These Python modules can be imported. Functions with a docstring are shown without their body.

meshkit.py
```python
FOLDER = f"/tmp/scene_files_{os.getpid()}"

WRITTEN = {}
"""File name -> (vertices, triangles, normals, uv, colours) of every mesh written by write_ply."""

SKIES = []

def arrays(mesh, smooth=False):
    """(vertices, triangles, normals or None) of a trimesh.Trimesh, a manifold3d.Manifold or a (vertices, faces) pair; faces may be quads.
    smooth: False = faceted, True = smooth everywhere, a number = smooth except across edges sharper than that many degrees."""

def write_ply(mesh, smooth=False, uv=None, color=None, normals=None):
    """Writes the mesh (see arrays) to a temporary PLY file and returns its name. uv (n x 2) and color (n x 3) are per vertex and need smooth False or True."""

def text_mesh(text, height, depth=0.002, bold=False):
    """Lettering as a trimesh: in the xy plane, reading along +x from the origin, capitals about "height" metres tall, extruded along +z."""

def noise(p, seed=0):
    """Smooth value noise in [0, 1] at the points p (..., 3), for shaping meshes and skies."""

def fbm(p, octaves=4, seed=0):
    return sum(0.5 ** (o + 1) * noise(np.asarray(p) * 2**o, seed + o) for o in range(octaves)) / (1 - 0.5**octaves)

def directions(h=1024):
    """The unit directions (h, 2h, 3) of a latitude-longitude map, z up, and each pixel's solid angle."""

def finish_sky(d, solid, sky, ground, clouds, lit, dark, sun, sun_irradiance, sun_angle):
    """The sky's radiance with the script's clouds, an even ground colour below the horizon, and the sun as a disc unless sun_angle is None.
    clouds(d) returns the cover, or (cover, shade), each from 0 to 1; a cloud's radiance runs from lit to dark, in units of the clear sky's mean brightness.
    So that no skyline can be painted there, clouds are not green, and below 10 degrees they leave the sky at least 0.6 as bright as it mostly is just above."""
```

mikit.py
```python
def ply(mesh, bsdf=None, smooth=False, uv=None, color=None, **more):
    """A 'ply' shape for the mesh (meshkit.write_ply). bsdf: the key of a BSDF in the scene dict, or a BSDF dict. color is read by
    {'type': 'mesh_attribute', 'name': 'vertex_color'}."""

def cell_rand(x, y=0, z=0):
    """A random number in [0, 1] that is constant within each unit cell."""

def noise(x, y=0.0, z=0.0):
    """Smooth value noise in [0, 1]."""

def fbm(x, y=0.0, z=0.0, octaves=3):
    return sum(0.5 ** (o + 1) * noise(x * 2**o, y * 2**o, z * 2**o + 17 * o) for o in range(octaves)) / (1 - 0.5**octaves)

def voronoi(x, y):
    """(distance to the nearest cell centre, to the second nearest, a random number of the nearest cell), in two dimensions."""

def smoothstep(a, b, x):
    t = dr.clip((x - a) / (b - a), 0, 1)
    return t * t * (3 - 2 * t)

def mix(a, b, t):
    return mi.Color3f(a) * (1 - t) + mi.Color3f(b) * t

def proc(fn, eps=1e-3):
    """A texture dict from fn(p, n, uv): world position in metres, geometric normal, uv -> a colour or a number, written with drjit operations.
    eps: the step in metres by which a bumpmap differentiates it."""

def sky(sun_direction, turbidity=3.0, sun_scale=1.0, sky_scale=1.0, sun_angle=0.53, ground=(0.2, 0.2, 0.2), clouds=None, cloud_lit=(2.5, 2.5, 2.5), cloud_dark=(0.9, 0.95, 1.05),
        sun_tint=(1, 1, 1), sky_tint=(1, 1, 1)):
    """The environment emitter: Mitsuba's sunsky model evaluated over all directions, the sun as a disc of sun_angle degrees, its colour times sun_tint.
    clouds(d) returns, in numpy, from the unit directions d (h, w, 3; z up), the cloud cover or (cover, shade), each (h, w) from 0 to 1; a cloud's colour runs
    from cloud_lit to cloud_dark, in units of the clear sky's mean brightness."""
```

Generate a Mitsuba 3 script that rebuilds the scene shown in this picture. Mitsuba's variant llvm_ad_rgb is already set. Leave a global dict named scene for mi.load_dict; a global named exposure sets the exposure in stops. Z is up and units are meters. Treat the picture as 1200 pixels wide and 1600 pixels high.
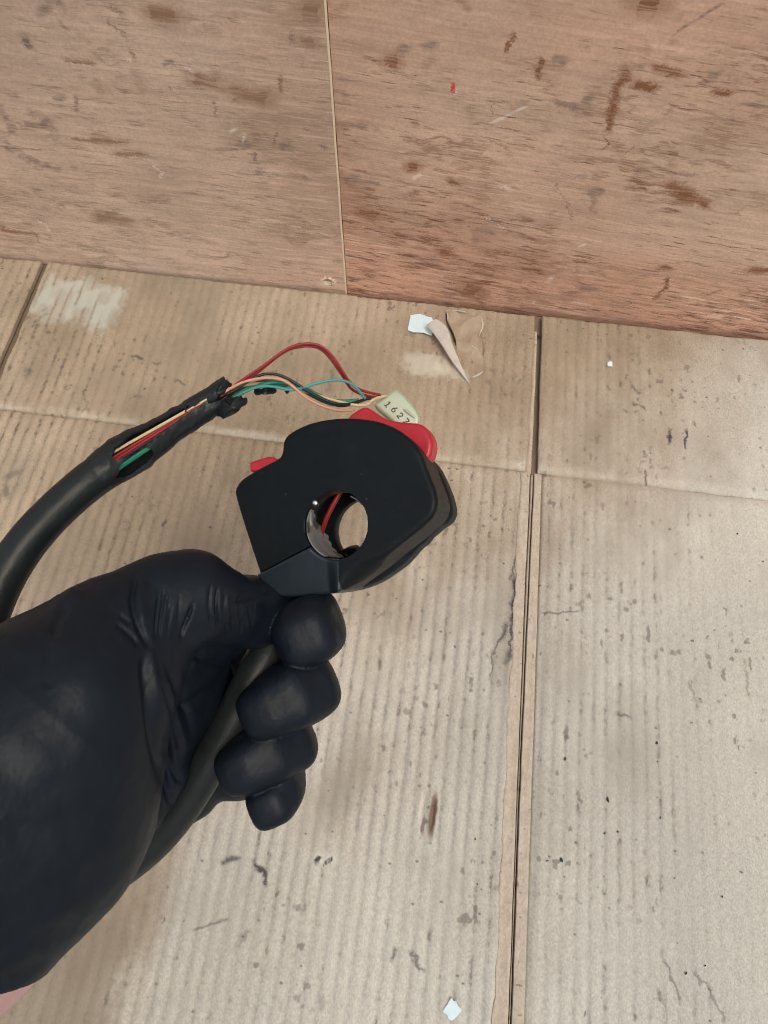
import math
import numpy as np, trimesh, mitsuba as mi, drjit as dr, mikit, meshkit
from mikit import noise, fbm, cell_rand, smoothstep, mix, proc
from scipy.ndimage import map_coordinates

scene, labels = {}, {}
rng = np.random.default_rng(7)

# ------------------------------------------------------------------ camera, sky, exposure
# world: wall face on y = 0, cardboard top on z = 0, the photographer on the -y side
R = np.array([[0.9914272478512675, 0.13041996284301033, 0.007914891666338335],     # camera right
              [0.12068178363864628, -0.890815529831812, -0.4380452019007437],      # camera down
              [-0.05007913054214337, 0.43524513219850736, -0.8989181028223022]])   # camera forward
EYE = np.array([0.0, -0.4146, 0.47])
FPX = 1206.66
scene['camera'] = {'type': 'perspective', 'fov': 2 * math.degrees(math.atan(600 / FPX)), 'fov_axis': 'x',
                   'near_clip': 0.01, 'far_clip': 100.0,
                   'to_world': mi.ScalarTransform4f().look_at(origin=EYE.tolist(), target=(EYE + R[2]).tolist(), up=(-R[1]).tolist())}
scene['sky'] = mikit.sky((0.27, -0.36, 0.89), turbidity=3, sun_scale=0.28, sun_angle=24, sun_tint=(0.95, 1.0, 1.06), clouds=lambda d: 1.0,
                         cloud_lit=(1.06, 1.18, 1.31), cloud_dark=(1.06, 1.18, 1.31))
exposure = 2.54


def at(px, py, d):
    """Point on the sight line of photo pixel (px, py), d metres in front of the lens plane."""
    return EYE + R.T @ np.array([(px - 600) / FPX * d, (py - 800) / FPX * d, d])


def fl(px, py, z=0.0):
    r = R.T @ np.array([px - 600, py - 800, FPX])
    return EYE + r * (z - EYE[2]) / r[2]


def wl(px, py):
    r = R.T @ np.array([px - 600, py - 800, FPX])
    q = EYE + r * (-EYE[1]) / r[1]
    return float(q[0]), float(q[2])


def f2(px, py):
    q = fl(px, py)
    return float(q[0]), float(q[1])


# ------------------------------------------------------------------ mesh helpers
def put(key, mesh, bsdf, smooth=False, label=None, category=None, group=None, kind=None, **more):
    scene[key] = mikit.ply(mesh, bsdf, smooth=smooth, **more)
    note(key, label, category, group, kind)


def note(key, label=None, category=None, group=None, kind=None):
    e = {k: v for k, v in dict(label=label, category=category, group=group, kind=kind).items() if v}
    if e:
        labels[key] = e


def nets(fn, lo, hi, h, chunk=600000):
    """Surface nets of fn(P) = 0 (negative inside) over the box lo..hi with step h."""
    lo, hi = np.asarray(lo, float), np.asarray(hi, float)
    n = np.ceil((hi - lo) / h).astype(int) + 1
    ax = [lo[k] + h * np.arange(n[k]) for k in range(3)]
    g = np.stack(np.meshgrid(*ax, indexing='ij'), -1).reshape(-1, 3).astype(np.float32)
    if len(g) > 600000:                      # find the band round the surface on a coarse grid first
        st = 5
        nc = (n - 1) // st + 2
        gc = np.stack(np.meshgrid(*[lo[k] + h * st * np.arange(nc[k]) for k in range(3)], indexing='ij'), -1).reshape(-1, 3).astype(np.float32)
        vc = np.concatenate([fn(gc[i:i + chunk]) for i in range(0, len(gc), chunk)]).reshape(nc).astype(np.float32)
        ii = np.meshgrid(*[np.arange(n[k]) / st for k in range(3)], indexing='ij')
        v = map_coordinates(vc, [a.ravel() for a in ii], order=1, mode='nearest')
        band = np.where(np.abs(v) < h * st * 1.6)[0]
        for i in range(0, len(band), chunk):
            b = band[i:i + chunk]
            v[b] = fn(g[b])
        v = v.reshape(n)
    else:
        v = fn(g).reshape(n)
    s = v < 0
    m = n - 1
    corner = [(a, b, c) for a in (0, 1) for b in (0, 1) for c in (0, 1)]
    cut = lambda arr, o: arr[o[0]:o[0] + m[0], o[1]:o[1] + m[1], o[2]:o[2] + m[2]]
    cnt = sum(cut(s, o).astype(np.int8) for o in corner)
    act = (cnt > 0) & (cnt < 8)
    idx = -np.ones(m, int)
    ids = np.argwhere(act)
    idx[act] = np.arange(len(ids))
    acc, num = np.zeros((len(ids), 3)), np.zeros(len(ids))
    for i, o in enumerate(corner):
        for k in range(3):
            if o[k] == 0:
                q = list(o); q[k] = 1
                a, b = v[tuple((ids + o).T)], v[tuple((ids + q).T)]
                hit = (a < 0) != (b < 0)
                t = np.where(hit, a / np.where(hit, a - b, 1), 0)
                pos = np.array(o, float) + np.eye(3)[k] * t[:, None]
                acc += pos * hit[:, None]; num += hit
    verts = lo + h * (ids + acc / num[:, None])
    faces = []
    for k in range(3):
        k1, k2 = (k + 1) % 3, (k + 2) % 3
        sl0 = [slice(1, m[j]) for j in range(3)]; sl0[k] = slice(0, m[k])
        sl1 = list(sl0); sl1[k] = slice(1, m[k] + 1)
        a, b = s[tuple(sl0)], s[tuple(sl1)]
        e = np.argwhere(a != b)
        if not len(e):
            continue
        inside = a[tuple(e.T)]
        base = e + 1; base[:, k] -= 1
        d1, d2 = np.eye(3, dtype=int)[k1], np.eye(3, dtype=int)[k2]
        q = np.stack([idx[tuple((base - x).T)] for x in (0 * d1, d1, d1 + d2, d2)], 1)
        q[~inside] = q[~inside][:, ::-1]
        faces += [q[:, [0, 1, 2]], q[:, [0, 2, 3]]]
    mesh = trimesh.Trimesh(verts, np.vstack(faces), process=False)
    return mesh


def grad(fn, p, e):
    return np.stack([fn(p + np.eye(3)[k] * e) - fn(p - np.eye(3)[k] * e) for k in range(3)], 1) / (2 * e)


def project(fn, mesh, e, times=2):
    p = mesh.vertices.copy()
    for _ in range(times):
        g = grad(fn, p, e)
        p -= np.clip(fn(p), -2 * e, 2 * e)[:, None] * g / np.maximum((g * g).sum(1), 0.2)[:, None]
    return trimesh.Trimesh(p, mesh.faces, process=False)


def smin(a, b, k):
    h = np.clip(0.5 + 0.5 * (b - a) / k, 0, 1)
    return b + (a - b) * h - k * h * (1 - h)


def poly_field(poly, h, pad):
    """A function (x, y) -> signed distance to the polygon, interpolated from a grid."""
    poly = np.asarray(poly, float)
    lo, hi = poly.min(0) - pad, poly.max(0) + pad
    n = np.ceil((hi - lo) / h).astype(int) + 1
    X, Y = np.meshgrid(lo[0] + h * np.arange(n[0]), lo[1] + h * np.arange(n[1]), indexing='ij')
    best, ins = np.full(X.shape, 1e9), np.zeros(X.shape, bool)
    for a, b in zip(poly, np.roll(poly, -1, 0)):
        d = b - a
        t = np.clip(((X - a[0]) * d[0] + (Y - a[1]) * d[1]) / max(d @ d, 1e-12), 0, 1)
        best = np.minimum(best, np.hypot(X - a[0] - t * d[0], Y - a[1] - t * d[1]))
        c = (a[1] > Y) != (b[1] > Y)
        ins ^= c & (X < (b[0] - a[0]) * (Y - a[1]) / (b[1] - a[1] + 1e-15) + a[0])
    f = np.where(ins, -best, best)
    return lambda x, y: map_coordinates(f, [(x - lo[0]) / h, (y - lo[1]) / h], order=1, mode='nearest')


def spline(pts, n):
    from scipy.interpolate import CubicSpline
    pts = np.asarray(pts, float)
    t = np.r_[0, np.cumsum(np.linalg.norm(np.diff(pts, axis=0), axis=1) ** 0.7)]
    return CubicSpline(t, pts)(np.linspace(0, t[-1], n))


def frames(p):
    t = np.gradient(p, axis=0)
    t /= np.linalg.norm(t, axis=1, keepdims=True)
    a = np.cross(t[0], R[2]); a /= np.linalg.norm(a)
    A = []
    for q in t:
        a = a - q * (a @ q); a /= np.linalg.norm(a); A.append(a)
    A = np.array(A)
    return t, A, np.cross(t, A)


def tube(pts, r, n=60, sides=12, caps=True):
    p = spline(pts, n)
    t, A, B = frames(p)
    r = np.broadcast_to(r, n) if np.ndim(r) == 0 else np.interp(np.linspace(0, 1, n), np.linspace(0, 1, len(r)), r)
    ang = np.arange(sides) * 2 * np.pi / sides
    v = p[:, None] + r[:, None, None] * (np.cos(ang)[None, :, None] * A[:, None] + np.sin(ang)[None, :, None] * B[:, None])
    i, j = np.meshgrid(np.arange(n - 1), np.arange(sides), indexing='ij')
    k = (j + 1) % sides
    q = np.stack([i * sides + j, i * sides + k, (i + 1) * sides + k, (i + 1) * sides + j], -1).reshape(-1, 4)
    f = np.vstack([q[:, [0, 1, 2]], q[:, [0, 2, 3]]])
    v = v.reshape(-1, 3)
    if caps:
        m = len(v)
        v = np.vstack([v, p[0], p[-1]])
        jj = np.arange(sides); kk = (jj + 1) % sides
        f = np.vstack([f, np.stack([np.full(sides, m), kk, jj], 1),
                       np.stack([np.full(sides, m + 1), (n - 1) * sides + jj, (n - 1) * sides + kk], 1)])
    return trimesh.Trimesh(v, f, process=False)


# ------------------------------------------------------------------ materials: cardboard
PITCH = 0.00775
CR = -0.1415          # the scored fold line


def seg(x, y, A, B):
    """Distance of (x, y) from the segment A-B, and the place 0..1 along it."""
    dx, dy = B[0] - A[0], B[1] - A[1]
    t = dr.clip(((x - A[0]) * dx + (y - A[1]) * dy) / (dx * dx + dy * dy), 0, 1)
    return dr.sqrt(dr.square(x - A[0] - t * dx) + dr.square(y - A[1] - t * dy) + 1e-12), t


def blob(x, y, px, py, rx, ry, ang=0.0, soft=0.35, plane=f2):
    """An uneven patch about the photo position, radii in metres."""
    cx, cy = plane(px, py)
    c, s = math.cos(ang), math.sin(ang)
    u, v = ((x - cx) * c + (y - cy) * s) / rx, (-(x - cx) * s + (y - cy) * c) / ry
    d = dr.sqrt(u * u + v * v)
    return 1 - smoothstep(1 - soft, 1 + soft, d)


def streak(x, y, P, Q, w, plane=f2):
    d, t = seg(x, y, plane(*P), plane(*Q))
    return (1 - smoothstep(w * 0.10, w, d)) * (0.55 + 0.45 * smoothstep(0.0, 0.35, t * (1 - t) * 4))


def cardboard_color(p, n, uv):
    x, y = p.x, p.y
    warp = fbm(x * 300, y * 300, 3.0, 3) - 0.5
    big = fbm(x * 7 + 3, y * 7, 1.0, 4)
    mid = fbm(x * 60, y * 40, 5.0, 3)
    fib = 0.5 + 0.8 * (fbm(x * 1700, y * 1050, 2.0, 3) - 0.5)
    c = mix((0.310, 0.240, 0.170), (0.405, 0.322, 0.240), smoothstep(0.3, 0.7, big))
    c = c * (0.84 + 0.32 * mid) * (0.76 + 0.48 * fib)
    # pale worn area, right and front, with the brighter light there painted in
    front = smoothstep(-0.132, -0.100, x + warp * 0.010 + (mid - 0.5) * 0.012) * smoothstep(0.36, 0.43, -y + (big - 0.5) * 0.10 + 0.05 * noise(x * 30, 2.0, 1.0))
    worn = dr.maximum(0.85 * front, smoothstep(0.02, 0.28, x * 0.8 - y * 0.75 + (big - 0.5) * 0.26 - 0.06 + (mid - 0.5) * 0.10))
    c = mix(c, mi.Color3f(0.525, 0.515, 0.470) * (0.76 + 0.48 * fib), worn * 0.80)
    c = c * (0.90 + 0.20 * noise(x * 2100, y * 1500, 4.0))
    # valley shade painted along the flutes, and dirt in short broken dashes
    ph = x / PITCH
    cell = dr.floor(ph + 0.5)
    val = 1 - smoothstep(0.0, 0.24, dr.abs(ph - cell + warp * 0.22 + 0.12 * (noise(cell * 5.1, y * 40, 2.0) - 0.5)))
    gate = fbm(x * 14, y * 10, 8.0, 3)
    dash = smoothstep(0.54, 0.74, fbm(cell * 7.3, y * 110 + cell * 3.1, 4.0, 3)) * smoothstep(0.45, 0.70, gate)
    dash2 = smoothstep(0.70, 0.95, noise(cell * 3.3, y * 260 + cell * 1.7, 6.0)) * smoothstep(0.40, 0.62, mid)
    vis = (0.55 + 0.45 * smoothstep(0.34, 0.62, fbm(x * 9 + 4, y * 6, 5.0, 3))) * dr.select(x < 0.075, 1.0, 0.8 * (1 - 0.80 * smoothstep(0.11, 0.20, x)))
    vis = vis * dr.select(y > CR, 0.62, 1.0)
    brk = smoothstep(0.30, 0.62, fbm(x * 1100, y * 700, 7.0, 2))
    c = c * (1 - val * vis * (0.08 + 0.20 * smoothstep(0.40, 0.62, mid) * (0.4 + 0.6 * brk)))
    c = c * (1 + 0.05 * vis * dr.cos(2 * math.pi * ph + math.pi))  # ridge and valley shading painted over the relief
    c = mix(c, (0.13, 0.105, 0.085), val * dr.maximum(dash * 1.0 * vis, dash2 * 0.8) * (0.15 + 0.85 * brk))
    c = c * (0.84 + 0.32 * fbm(x * 12 + 1, y * 7, 9.0, 4))
    # grime blotches and fine scuffs
    gr = smoothstep(0.58, 0.80, fbm(x * 26 + 9, y * 16, 2.0, 4)) * smoothstep(0.35, 0.75, fib)
    c = mix(c, (0.17, 0.14, 0.115), gr * 0.46)
    sc = smoothstep(0.69, 0.80, fbm(x * 240 + 5, y * 170, 3.0, 3)) * smoothstep(0.47, 0.70, fbm(x * 20 + 2, y * 20, 6.0, 2))
    c = mix(c, (0.12, 0.10, 0.09), sc * 0.6)
    # fine specks of uneven size
    q = mi.Float(x * 330), mi.Float(y * 330)
    sp, s2 = cell_rand(q[0], q[1], 3), cell_rand(q[0], q[1], 5)
    cx, cy = dr.floor(q[0]) + 0.3 + 0.4 * s2, dr.floor(q[1]) + 0.5
    sd = dr.sqrt(dr.square(q[0] - cx) + dr.square((q[1] - cy) * (0.7 + s2)))
    c = mix(c, (0.07, 0.06, 0.055), dr.select(sp > 0.982, 1 - smoothstep(0.06, 0.16 + 0.26 * s2, sd + warp * 0.6), 0) * (0.3 + 0.5 * s2))
    # the fold's lit ridge, its highlight painted in as a paler band
    c = mix(c, mi.Color3f(0.53, 0.475, 0.385) * (0.8 + 0.4 * fib), smoothstep(CR - 0.0004, CR + 0.0010, y) * (1 - smoothstep(CR + 0.0025, CR + 0.0075, y + warp * 0.004)) * 0.55 * smoothstep(0.25, 0.75, fbm(x * 30, y * 90, 1.0, 3)))
    # whitish peeled-tape residue, top left, and grey residue by the torn label
    ru = 0.62 + 0.38 * smoothstep(0.34, 0.60, fbm(x * 90, y * 60, 6.0, 3))
    qx, qy = f2(118, 472)
    jx, jy = x - qx + warp * 0.008 + (mid - 0.5) * 0.010, y - qy + warp * 0.008 + (mid - 0.5) * 0.014
    box = 1 - smoothstep(-0.006, 0.004, dr.maximum(dr.abs(jx - 0.10 * jy) - 0.0345, dr.abs(jy + 0.10 * jx) - 0.0215))
    c = mix(c, (0.50, 0.515, 0.46), box * ru * (1 - 0.75 * val * smoothstep(0.3, 0.6, noise(x * 100, y * 60, 3.0))) * 0.72)
    c = mix(c, (0.60, 0.57, 0.48), blob(x + warp * 0.006, y + warp * 0.008, 664, 569, 0.017, 0.010, -0.2, 0.45) * 0.62)
    c = mix(c, (0.58, 0.55, 0.46), blob(x + warp * 0.006, y + warp * 0.008, 705, 580, 0.014, 0.006, -0.2, 0.45) * 0.5)
    # smudges with a shape of their own
    for (P, Q, w, s) in [((1047, 672), (1045, 692), 0.0022, .85), ((1074, 590 + 80), (1072, 700), 0.0014, .8), ((806, 900), (800, 975), 0.0026, .85),
                         ((800, 975), (797, 1030), 0.0017, .75), ((790, 975), (783, 1000), 0.0024, .6), ((990, 628), (1010, 640), 0.0016, .55),
                         ((1007, 735), (1012, 757), 0.0012, .6), ((350, 1345), (372, 1340), 0.0022, .7), ((398, 1348), (412, 1368), 0.0026, .8),
                         ((412, 1365), (418, 1382), 0.0018, .75), ((275, 592), (290, 600), 0.0014, .5), ((520, 575), (512, 612), 0.0022, .35),
                         ((300, 1455), (357, 1436), 0.0010, .45), ((845, 959), (905, 955), 0.0010, .55), ((1040, 1500), (1062, 1560), .0013, .45),
                         ((1028, 1550), (1033, 1565), .0022, .5), ((1086, 1515), (1135, 1598), .0014, .40), ((963, 1115), (985, 1122), .0018, .6),
                         ((642, 1485), (660, 1520), 0.0014, .55), ((617, 1482), (612, 1500), .0018, .6), ((255, 1436), (258, 1438), .001, .7),
                         ((12, 745), (30, 735), .004, .45), ((8, 760), (12, 775), .003, .5), ((790, 985), (772, 1015), .0008, .6), ((772, 1015), (766, 1060), .0008, .5), ((806, 870), (798, 905), .0012, .6), ((792, 1035), (796, 1018), .003, .5), ((260, 812), (252, 822), .0016, .6), ((1165, 1050), (1170, 1090), .0012, .3),
                         ((40, 575), (44, 585), .005, .35), ((205, 555), (225, 560), .0018, .6), ((240, 565), (252, 566), .0013, .5), ((130, 610), (138, 640), .0012, .3)]:
        c = mix(c, (0.060, 0.052, 0.058), streak(x + warp * 0.0042, y + warp * 0.0042, P, Q, w * 1.15) * min(1.0, s * 1.2) * smoothstep(0.30, 0.55, fib + 0.14))
    c = mix(c, (0.205, 0.160, 0.118), (1 - smoothstep(-0.134, -0.118, x + warp * 0.012 + (mid - 0.5) * 0.012)) * smoothstep(0.40, 0.45, -y + (big - 0.5) * 0.04) * 0.62)  # soft shade of arm and body painted into the lower left
    for (a, b, rx, ry, s) in [(548, 1195, .012, .030, .40), (520, 1240, .010, .016, .32), (930, 655, .03, .02, .16), (985, 1200, .014, .02, .22), (980, 1100, .012, .012, .2),
                              (840, 1150, 0.006, 0.2, .12), (20, 740, .012, .018, .35), (788, 1040, .007, .018, .3)]:  # the long faint band is the joint's soft shadow, painted in
        c = mix(c, (0.22, 0.19, 0.155), blob(x + warp * 0.010, y + warp * 0.010, a, b, rx, ry, 0, 0.6) * s)
    # bare brown ply and painted hollow shade inside the split flute, and the two punctures with their pale torn rims
    c = mix(c, (0.20, 0.125, 0.085), blob(x + warp * 0.002, y + warp * 0.003, 676, 1272, 0.0021, 0.0125, -0.05, 0.35) * 0.85)
    c = mix(c, (0.58, 0.54, 0.48), blob(x + warp * 0.002, y + warp * 0.002, 657, 1262, 0.0009, 0.0080, -0.05, 0.4) * 0.8)
    c = mix(c, (0.16, 0.11, 0.08), blob(x + warp * 0.002, y + warp * 0.003, 661, 1290, 0.0010, 0.0050, -0.05, 0.4) * 0.7)
    c = mix(c, (0.62, 0.60, 0.55), blob(x + warp * 0.004, y + warp * 0.004, 507, 1340, 0.0075, 0.0030, 0.0, 0.7) * 0.5)
    for a, b, r in ((495, 1343, 1.0), (513, 1345, 0.8), (519, 1342, 0.8), (508, 1350, 0.5)):
        c = mix(c, (0.03, 0.026, 0.025), blob(x + warp * 0.005, y + warp * 0.005, a, b, 0.0011 * r, 0.0013 * r, 0.0, 0.7) * 0.9)  # dark inside of the holes painted into the colour
    return mi.Color3f(c)


def cardboard_relief(p, n, uv):
    x, y = p.x, p.y
    return fbm(x * 1200, y * 900, 1.0, 3) * 0.00012 + fbm(x * 160, y * 90, 2.0, 3) * 0.00014


scene['card'] = {'type': 'bumpmap', 'arbitrary': proc(cardboard_relief, 2.5e-4), 'scale': 1.0,
                 'bsdf': {'type': 'principled', 'base_color': proc(cardboard_color), 'roughness': 0.85, 'specular': 0.25}}


def edge_color(p, n, uv):
    a = fbm(p.x * 500, p.y * 260, p.z * 500, 3)
    c = mix((0.40, 0.335, 0.265), (0.53, 0.465, 0.385), a) * (0.85 + 0.3 * fbm(p.x * 1200, p.y * 900, 3.0, 2))
    return mi.Color3f(mix(c, (0.12, 0.10, 0.09), smoothstep(0.80, 0.90, fbm(p.x * 420, p.y * 380, 1.0, 2)) * 0.6))


scene['card_edge'] = {'type': 'principled', 'base_color': proc(edge_color), 'roughness': 0.9, 'specular': 0.2}
scene['torn_ply'] = {'type': 'twosided', 'bsdf': {'type': 'principled', 'roughness': 0.9, 'specular': 0.2,
                     'base_color': proc(lambda p, n, uv: mix((0.47, 0.42, 0.36), (0.58, 0.53, 0.47), fbm(p.x * 300, p.y * 300, p.z * 300, 3)))}}
scene['torn_inner'] = {'type': 'principled', 'roughness': 0.9, 'specular': 0.2,
                       'base_color': proc(lambda p, n, uv: mix((0.33, 0.25, 0.175), (0.45, 0.36, 0.27), fbm(p.x * 300, p.y * 300, p.z * 300, 3)))}
scene['white_paper'] = {'type': 'twosided', 'bsdf': {'type': 'principled', 'roughness': 0.7, 'specular': 0.3,
                        'base_color': proc(lambda p, n, uv: mix((0.56, 0.70, 0.76), (0.68, 0.80, 0.84), fbm(p.x * 500, p.y * 500, p.z * 300, 3)))}}
scene['under_floor'] = {'type': 'principled', 'roughness': 0.9, 'specular': 0.2,
                        'base_color': proc(lambda p, n, uv: mix((0.16, 0.115, 0.085), (0.25, 0.185, 0.135), fbm(p.x * 90, p.y * 30, 1.0, 3)))}

# ------------------------------------------------------------------ materials: plywood


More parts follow.
